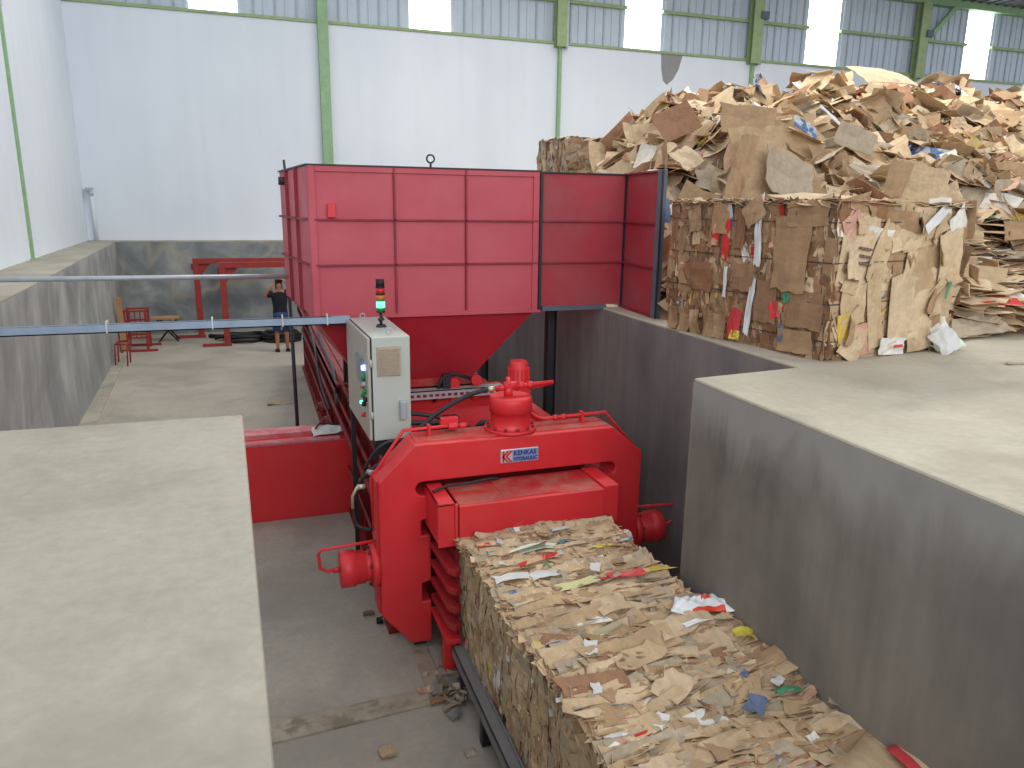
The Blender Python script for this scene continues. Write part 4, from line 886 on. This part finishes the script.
# ------------------------------------------------------------------ control cabinet
t = thing('control_cabinet', 'tall light grey control cabinet with a vent, beside the red hopper', 'control cabinet', (.97, 6.2, PF)); P = Part(t)
# footprint corners: near-left, near-right, far-right, far-left
c0, c1, c2, c3 = (.83, 5.68), (1.13, 5.70), (1.12, 6.80), (.80, 6.78)
def CB(z0, z1, pts=(c0, c1, c2, c3)): m = MB(); return m.hexa([(*p, z0) for p in pts]+[(*p, z1) for p in pts])
P('body', CB(-.83, .0), M['cab'], .006)
d = .022
m = CB(-.825, -.005, ((c0[0]-d-.012, c0[1]+.01), (c0[0]-.012, c0[1]+.01), (c3[0]-.012, c3[1]-.01), (c3[0]-d-.012, c3[1]-.01))); P('door', m, M['cabdoor'], .004, 'beige door with buttons facing left')
m = CB(-.825, -.005, ((c0[0]-.012, c0[1]+.012), (c0[0], c0[1]+.012), (c3[0], c3[1]-.012), (c3[0]-.012, c3[1]-.012))); P('door_seal', m, M['seal'])
# vent on the near end
m = MB(); m.box(.865, 1.05, 5.672, 5.69, -.305, -.075); V = P('vent_frame', m, M['grille'], .003)
m = MB()
for i in range(15): z = -.295+i*.0143; m.hexa([(.876, 5.664, z), (1.04, 5.664, z), (1.04, 5.674, z+.004), (.876, 5.674, z+.004), (.876, 5.664, z+.004), (1.04, 5.664, z+.004), (1.04, 5.676, z+.009), (.876, 5.676, z+.009)])
P('vent_slats', m, M['grille'], parent=V)
m = MB(); m.box(1.035, 1.085, 5.64, 5.70, -.66, -.51); P('socket_box', m, M['galv'], .006)
for z in (-.20, -.62): m = MB(); m.cyl((.818, 5.676, z-.03), (.818, 5.676, z+.03), .009, n=8); P('hinge', m, M['cab'])
# door instruments (positions along the door: u = distance from the near edge)
def door_pt(u, z, off=0): x = c0[0]+(c3[0]-c0[0])*u/1.1; return (x-d-.012-off, c0[1]+u, z)
def dbox(u0, u1, z0, z1, off0, off1): 
    m = MB(); a = door_pt(u0, z0); b = door_pt(u1, z0); return m.hexa([(a[0]-off0, a[1], z0), (a[0]-off1, a[1], z0), (b[0]-off1, b[1], z0), (b[0]-off0, b[1], z0), (a[0]-off0, a[1], z1), (a[0]-off1, a[1], z1), (b[0]-off1, b[1], z1), (b[0]-off0, b[1], z1)])
P('display', dbox(.18, .52, -.42, -.20, 0, .012), M['screen'])
btn = [(.14, -.26, 'led_blue', .025), (.16, -.34, 'lens_green', .03), (.12, -.39, 'galv', .02), (.22, -.43, 'lens_amber', .02), (.12, -.45, 'lens_green', .022), (.20, -.50, 'lens_green', .02), (.10, -.51, 'seal', .02), (.26, -.57, 'led_green', .016), (.16, -.56, 'seal', .022), (.20, -.66, 'lens_red', .02)]
for u, z, mt, rr in btn:
    m = MB(); a = Vector(door_pt(u, z)); m.cyl(a, a+Vector((-.03, 0, 0)), rr, rr*.85, 14); P('push_button', m, M[mt])
# lifting rings and signal tower
for x, y in ((.985, 5.80), (.90, 6.66)):
    m = MB(); m.tube([(x+.022*math.cos(a), y, .03+.022*math.sin(a)) for a in [i*math.pi/8 for i in range(17)]], .005, 6); P('lifting_ring', m, M['galv'])
sx_, sy_ = .99, 6.2
m = MB(); m.lathe((sx_, sy_, 0), (sx_, sy_, .02), [(0, .045), (1, .035)], 20); m.cyl((sx_, sy_, .02), (sx_, sy_, .12), .012, n=10); m.cyl((sx_-.02, sy_, .05), (sx_+.02, sy_, .075), .02, n=8)
L = P('signal_tower', m, M['black'])
z = .12
for nm, mt, h_ in (('lamp_socket', 'black', .015), ('lens', 'lens_green', .022), ('lit_lens', 'led_green', .045), ('lens', 'lens_green', .012), ('lens', 'lens_amber', .035), ('spacer', 'seal', .01), ('lens', 'lens_red', .04), ('spacer', 'seal', .012), ('tower_cap', 'seal', .05)):
    m = MB(); h_ *= 1.15; rr = .036 if nm != 'spacer' else .038; m.cyl((sx_, sy_, z), (sx_, sy_, z+h_), rr, n=20); P(nm, m, M[mt], parent=L, label={'lit_lens': 'glowing green lens', 'lens_amber': 'amber lens'}.get(nm)); z += h_
# stand
for px_, py__ in ((.79, 6.72), (1.08, 6.72), (.86, 5.76)):
    if px_ == .86: continue
    m = MB(); m.box(px_-.02, px_+.02, py__-.02, py__+.02, PF, -.77); P('stand_leg', m, M['black'])
m = MB(); m.hexa([(.77, 6.74, -.80), (.81, 6.74, -.80), (.87, 5.70, -.80), (.83, 5.70, -.80), (.77, 6.74, -.77), (.81, 6.74, -.77), (.87, 5.70, -.77), (.83, 5.70, -.77)]); m.box(1.07, 1.1, 5.7, 6.76, -.80, -.77); m.box(.8, 1.1, 6.70, 6.74, -.80, -.77); m.box(.83, 1.1, 5.72, 5.76, -1.0, -.77); P('stand_frame', m, M['black'])

# ------------------------------------------------------------------ tray, rail, pole
t = thing('cable_tray', 'grey-blue flat cable tray running from the left ledge to the cabinet', 'cable tray', (-.6, 6.77, -.02)); P = Part(t)
m = MB(); m.box(-3.0, .80, 6.73, 6.81, -.05, -.04); m.box(-3.0, .80, 6.73, 6.735, -.05, .018); m.box(-3.0, .80, 6.805, 6.81, -.05, .018); P('channel', m, M['tray'])
for x in (-1.15, -.35, .22, .60): m = MB(); m.box(x-.006, x+.006, 6.722, 6.818, -.05, .045); P('cable_tie', m, M['paper'])
m = MB(); m.tube([(-2.6, 6.77, .0), (-.5, 6.76, .006), (.6, 6.77, .01), (.78, 6.77, -.02)], .014, 6); P('cable', m, M['hose'])
t = thing('handrail_pipe', 'long thin grey pipe spanning the pit above the floor to the hopper side', 'pipe', (-.9, 8.5, .22)); P = Part(t)
m = MB(); m.cyl((-3.1, 8.5, .24), (.42, 8.5, .225), .026, n=12); P('pipe', m, M['galv']); m = MB(); m.cyl((-3.12, 8.5, .0), (-3.12, 8.5, .26), .03, n=10); P('end_post', m, M['galv'])
m = MB(); m.box(.39, .42, 8.45, 8.55, .16, .28); P('clamp', m, M['black'])
t = thing('support_pole', 'thin black upright pole beside the left side of the hopper', 'pole', (.385, 8.7, PF)); P = Part(t)
m = MB(); m.cyl((.385, 8.7, PF), (.375, 8.7, .18), .021, n=12); P('shaft', m, M['black']); m = MB(); m.cyl((.385, 8.7, PF), (.385, 8.7, PF+.02), .07, n=16); P('base', m, M['black']); m = MB(); m.box(.355, .40, 8.67, 8.73, .18, .21); P('top_clip', m, M['black'])

# ------------------------------------------------------------------ bale conveyor
t = thing('bale_conveyor', 'dark steel rail table carrying the line of fresh bales out of the press', 'conveyor', (1.85, 3, PF)); P = Part(t)
for x in (1.235, 2.46):
    m = MB(); m.box(x-.04, x+.04, .9, 4.68, -2.125, -2.11); m.box(x-.04, x-.028, .9, 4.68, -2.20, -2.11); m.box(x+.03, x+.04, .9, 4.68, -2.125, -2.08); m.box(x-.04, x+.03, .9, 4.68, -2.2, -2.19); P('side_rail', m, M['rail'], .003)
for y in (4.5, 3.98, 3.0, 2.0, 1.1):
    for x in (1.235, 2.46): m = MB(); m.box(x-.03, x+.03, y-.03, y+.03, PF, -2.19); P('leg', m, M['black'])
for i in range(24):
    y = 1.0+i*.155; m = MB(); m.cyl((1.25, y, -2.16), (2.42, y, -2.16), .03, n=12); P('roller', m, M['rail'])

# ------------------------------------------------------------------ debris on the pit floor
deb = MB(); r = random.Random(8)
for k in range(60):
    a = r.random(); x = 1.17+r.gauss(0, .06); y = 4.62+r.gauss(0, .16)
    if x < .95: continue
    sheet(deb, (x, y, PF+.015+r.uniform(0, .07)*max(0, 1-abs(x-1.2)*4)), (r.gauss(0, .4), r.gauss(0, .4), 1), (r.uniform(-1, 1), r.uniform(-1, 1), 0), r.uniform(.03, .16), r.uniform(.02, .10), r, .2, .004, .003, pick(r, [0, 1, 2, 0, 3])+0, 2, 2)
o = deb.build('dusty_debris', [M['dust'], M['coregrey'], KR[4], M['dust'], M['dust']])
tag(o, 'dusty grey cardboard litter under the conveyor by the press foot', 'litter', kind='stuff')
def bit(x, y, w, h, mat, label, seed, name='cardboard_scrap', th=.01, z=0):
    m = MB(); sheet(m, (0, 0, .008+th), (.05, -.1, 1), (1, .1, 0), w, h, random.Random(seed), .12, .004, th, 0, 4, 3, ragged=.2); o = m.build(name, mat); o.location = (x, y, PF+z); return tag(o, label, 'scrap')
bit(.62, 4.08, .10, .08, KR[1], 'small brown cardboard chunk alone on the pit floor at the bottom', 1, th=.02)
bit(.97, 4.60, .10, .06, KR[11], 'pinkish crumpled scrap at the corner of the floor gutter', 2, th=.015, z=.01)
bit(1.04, 4.47, .12, .05, KR[5], 'brown torn scrap at the end of the floor gutter', 3, th=.012, z=.01)
bit(.75, 5.78, .09, .04, M['core'], 'dark small clod on the floor left of the press foot', 4, th=.02)
bit(.82, 5.62, .05, .05, M['seal'], 'black lump against the left foot of the press', 5, th=.03)
bit(.33, 13.2, .42, .3, KR[4], 'flat pale cardboard piece on the pit floor behind the ram housing', 6)
bit(1.12, 3.92, .08, .06, KR[4], 'light scrap lying beside the conveyor leg', 7)

# ------------------------------------------------------------------ red portal frames at the pit's far end
G = 'red steel portal frames at the far end of the pit'
for x, y, lab, fx in ((-1.34, 20.5, 'red steel portal frame furthest back, against the stained pit wall', -.6), (-.68, 19.1, 'red steel portal frame standing in front of the other one', -.56)):
    t = thing('portal_frame', lab, 'steel frame', (x, y, PF), G); P = Part(t); zt = -.52; w = .07
    m = MB(); m.box(x-w, x+w, y-w, y+w, PF, zt); P('upright', m, M['rust'], .006)
    m = MB(); m.box(2.2, 2.2+2*w, y-w, y+w, PF, zt); P('upright', m, M['rust'], .006)
    m = MB(); m.box(x-w, 2.2+2*w, y-w, y+w, zt, zt+.13); P('beam', m, M['rust'], .006)
    m = MB(); m.box(x+fx, x+.1, y-.04, y+.04, PF, PF+.07); P('foot', m, M['rust'], .004); m = MB(); m.box(2.1, 2.9, y-.04, y+.04, PF, PF+.07); P('foot', m, M['rust'], .004)
    m = MB(); m.prism([(x-.12, zt), (x+.35, zt), (x+w, zt-.35), (x-.12, zt-.12)], F, y-.02, y+.02); P('gusset', m, M['rust'])
# hoses on the floor
t = thing('hose_coil', 'black hoses coiled on the pit floor behind the standing person', 'hoses', (0, 19.8, PF)); P = Part(t)
for cx_, cy_, rx, ry, z in ((-.30, 19.75, .42, .42, .05), (-.28, 19.8, .46, .38, .13), (.62, 19.5, .42, .35, .05), (.6, 19.55, .45, .36, .13), (.58, 19.5, .4, .33, .20)):
    m = MB(); m.tube([(cx_+rx*math.cos(a), cy_+ry*math.sin(a), PF+z+.02*math.sin(3*a)) for a in [i*math.pi/12 for i in range(25)]], .045, 8); P('coil', m, M['seal'])
m = MB(); m.tube([(-1.15, 20.4, PF+.05), (-.8, 20.2, PF+.06), (-.3, 20.3, PF+.07), (.2, 20.0, PF+.06), (.6, 20.1, PF+.08), (1.0, 19.9, PF+.05)], .05, 8, smooth=5); m.tube([(-1.0, 20.0, PF+.05), (-.7, 19.9, PF+.12), (-.1, 20.1, PF+.1), (.3, 20.3, PF+.06)], .045, 8, smooth=5); P('hose_run', m, M['seal'])
# red rack with timber, tripod table, small frame
t = thing('steel_rack', 'red rusty steel rack with a timber plank leaning on it in the far left corner', 'rack', (-2.7, 19.2, PF)); P = Part(t)
for x, y in ((-2.86, 19.0), (-2.42, 19.0), (-2.86, 19.5), (-2.42, 19.5)): m = MB(); m.box(x-.025, x+.025, y-.025, y+.025, PF, -1.46); P('leg', m, M['rust'])
m = MB()
for z in (-1.48, -1.75, -2.1):
    for y in (19.0, 19.5): m.box(-2.88, -2.40, y-.02, y+.02, z-.02, z+.02)
    for x in (-2.86, -2.42): m.box(x-.02, x+.02, 19.0, 19.5, z-.02, z+.02)
for x in (-2.75, -2.64, -2.53): m.box(x-.012, x+.012, 18.99, 19.01, -2.1, -1.5)
P('crossbar', m, M['rust'])
m = MB(); m.box(-3.05, -2.2, 18.8, 18.87, PF, PF+.05); m.box(-3.05, -2.2, 19.6, 19.67, PF, PF+.05); m.box(-2.95, -2.9, 18.6, 19.7, PF, PF+.05); P('skid', m, M['rust'])
t2 = thing('timber_plank', 'raw timber plank standing against the red rack', 'plank', (-2.93, 18.95, PF)); m = MB(); m.hexa([(-2.97, 18.88, PF), (-2.84, 18.88, PF), (-2.84, 18.93, PF), (-2.97, 18.93, PF), (-3.0, 18.92, -1.12), (-2.88, 18.92, -1.16), (-2.88, 18.97, -1.16), (-3.0, 18.97, -1.12)]); Part(t2)('plank', m, M['wood'])
t2 = thing('trestle_table', 'low folding trestle with a pale top beside the red rack', 'trestle', (-2.1, 20.2, PF)); P = Part(t2)
m = MB(); m.box(-2.45, -1.8, 20.0, 20.4, -1.84, -1.80); P('top', m, M['wood'])
for a, b in ((-2.3, -1.85), (-1.85, -2.3)):
    for y in (20.05, 20.35): m = MB(); m.cyl((a, y, PF), (b, y, -1.84), .02, n=8); P('leg', m, M['black'])
t2 = thing('small_stand', 'low thin red wire stand nearest the left pit wall', 'stand', (-2.8, 17.3, PF)); P = Part(t2)
for x, y in ((-2.85, 17.2), (-2.62, 17.2), (-2.85, 17.6), (-2.62, 17.6)): m = MB(); m.cyl((x, y, PF), (x+.03, y, -1.93), .015, n=8); P('leg', m, M['rust'])
m = MB(); m.tube([(-2.82, 17.2, -1.93), (-2.59, 17.2, -1.93), (-2.59, 17.6, -1.93), (-2.82, 17.6, -1.93), (-2.82, 17.2, -1.93)], .015, 8); P('top_ring', m, M['rust'])

# ------------------------------------------------------------------ the person
PX, PY = .55, 18.0
t = thing('person', 'person in black t-shirt and blue shorts with raised arms, at the pit far end', 'person', (PX, PY, PF))
def skin(name, verts, edges, radii, mat, lvl=2, parent=None, root=0):
    me = bpy.data.meshes.new(name); me.from_pydata([Vector(v) for v in verts], edges, []); o = bpy.data.objects.new(name, me); COL.objects.link(o); o.parent = parent or t
    me.materials.append(mat); sk = o.modifiers.new('skin', 'SKIN'); sk.use_smooth_shade = True
    if not me.skin_vertices: me.attributes
    lay = me.skin_vertices[0].data
    for i, rr in enumerate(radii): lay[i].radius = rr if isinstance(rr, tuple) else (rr, rr)
    for i in range(len(radii)): lay[i].use_root = (i == root)
    sb = o.modifiers.new('sub', 'SUBSURF'); sb.levels = lvl; sb.render_levels = lvl; return o
V = [(0, 0, .90), (0, .01, 1.08), (0, .01, 1.26), (0, .0, 1.38), (0, -.01, 1.46), (0, -.02, 1.55), (0, -.02, 1.66),   # 0-6 spine, head
     (-.17, 0, 1.38), (-.33, -.02, 1.30), (-.20, -.10, 1.50), (-.12, -.06, 1.60),                                   # 7-10 left arm
     (.17, 0, 1.38), (.30, -.02, 1.44), (.20, -.10, 1.60), (.10, -.06, 1.66),                                       # 11-14 right arm
     (-.09, 0, .84), (-.10, .01, .48), (-.10, -.02, .09), (-.11, .12, .035),                                        # 15-18
     (.09, 0, .84), (.11, -.01, .48), (.12, .02, .09), (.13, .16, .035)]
E_ = [(0, 1), (1, 2), (2, 3), (3, 4), (4, 5), (5, 6), (3, 7), (7, 8), (8, 9), (9, 10), (3, 11), (11, 12), (12, 13), (13, 14), (0, 15), (15, 16), (16, 17), (17, 18), (0, 19), (19, 20), (20, 21), (21, 22)]
R_ = [(.115, .085), (.12, .09), (.155, .105), (.13, .09), .055, (.075, .09), (.07, .085), .06, .045, .036, .028, .06, .045, .036, .028, .085, .058, .038, .03, .085, .058, .038, .03]
skin('body', V, E_, R_, M['skin'])
def loft(m, rings, n=20):
    vs = []; fs = []
    for x, y, z, a, b in rings:
        for k_ in range(n): an = 2*math.pi*k_/n; vs.append((x+a*math.cos(an), y+b*math.sin(an), z))
    for q in range(len(rings)-1):
        for k_ in range(n): fs.append((q*n+k_, q*n+(k_+1) % n, (q+1)*n+(k_+1) % n, (q+1)*n+k_))
    fs.append(tuple(range(n))[::-1]); fs.append(tuple((len(rings)-1)*n+k_ for k_ in range(n))); m.add(vs, fs, 0, [True]*(len(fs)-2)+[False]*2)
m = MB(); loft(m, [(0, .0, .84, .165, .13), (0, .005, .92, .165, .13), (0, .01, 1.05, .155, .12), (0, .01, 1.2, .175, .125), (0, .005, 1.32, .19, .12), (0, 0, 1.39, .17, .10), (0, 0, 1.43, .08, .07)])
m.lathe((-.13, 0, 1.375), (-.275, -.01, 1.325), [(0, .075), (1, .066)], 14); m.lathe((.13, 0, 1.375), (.265, -.01, 1.42), [(0, .075), (1, .066)], 14)
m.build('t_shirt', M['shirt'], t)
m = MB(); loft(m, [(0, 0, .76, .16, .12), (0, 0, .86, .172, .135), (0, 0, .96, .155, .12)]); loft(m, [(-.105, 0, .50, .09, .095), (-.095, 0, .80, .095, .115)]); loft(m, [(.12, 0, .50, .09, .095), (.095, 0, .80, .095, .115)])
m.build('shorts', M['shorts'], t)
skin('hair', [(0, -.03, 1.60), (0, -.03, 1.68), (0, -.0, 1.56)], [(0, 1), (0, 2)], [(.082, .095), (.07, .08), (.06, .06)], M['hair'])
for s_, hx, hz in ((-1, -.115, 1.61), (1, .095, 1.67)):
    for q in range(5):
        a = -.4+.25*q; skin('finger', [(hx, -.06, hz), (hx-s_*.035, -.07+.012*q, hz+.02+.01*q), (hx-s_*.075, -.06+.02*q, hz+.025+.012*q)], [(0, 1), (1, 2)], [.010, .009, .007], M['skin'], 1)
for s_ in (-.11, .13):
    m = MB(); m.box(s_-.05, s_+.05, -.06, .20, 0, .02); m.tube([(s_-.05, .10, .02), (s_, .10, .07), (s_+.05, .10, .02)], .012, 6); o = m.build('sandal', M['seal'], t, .008)
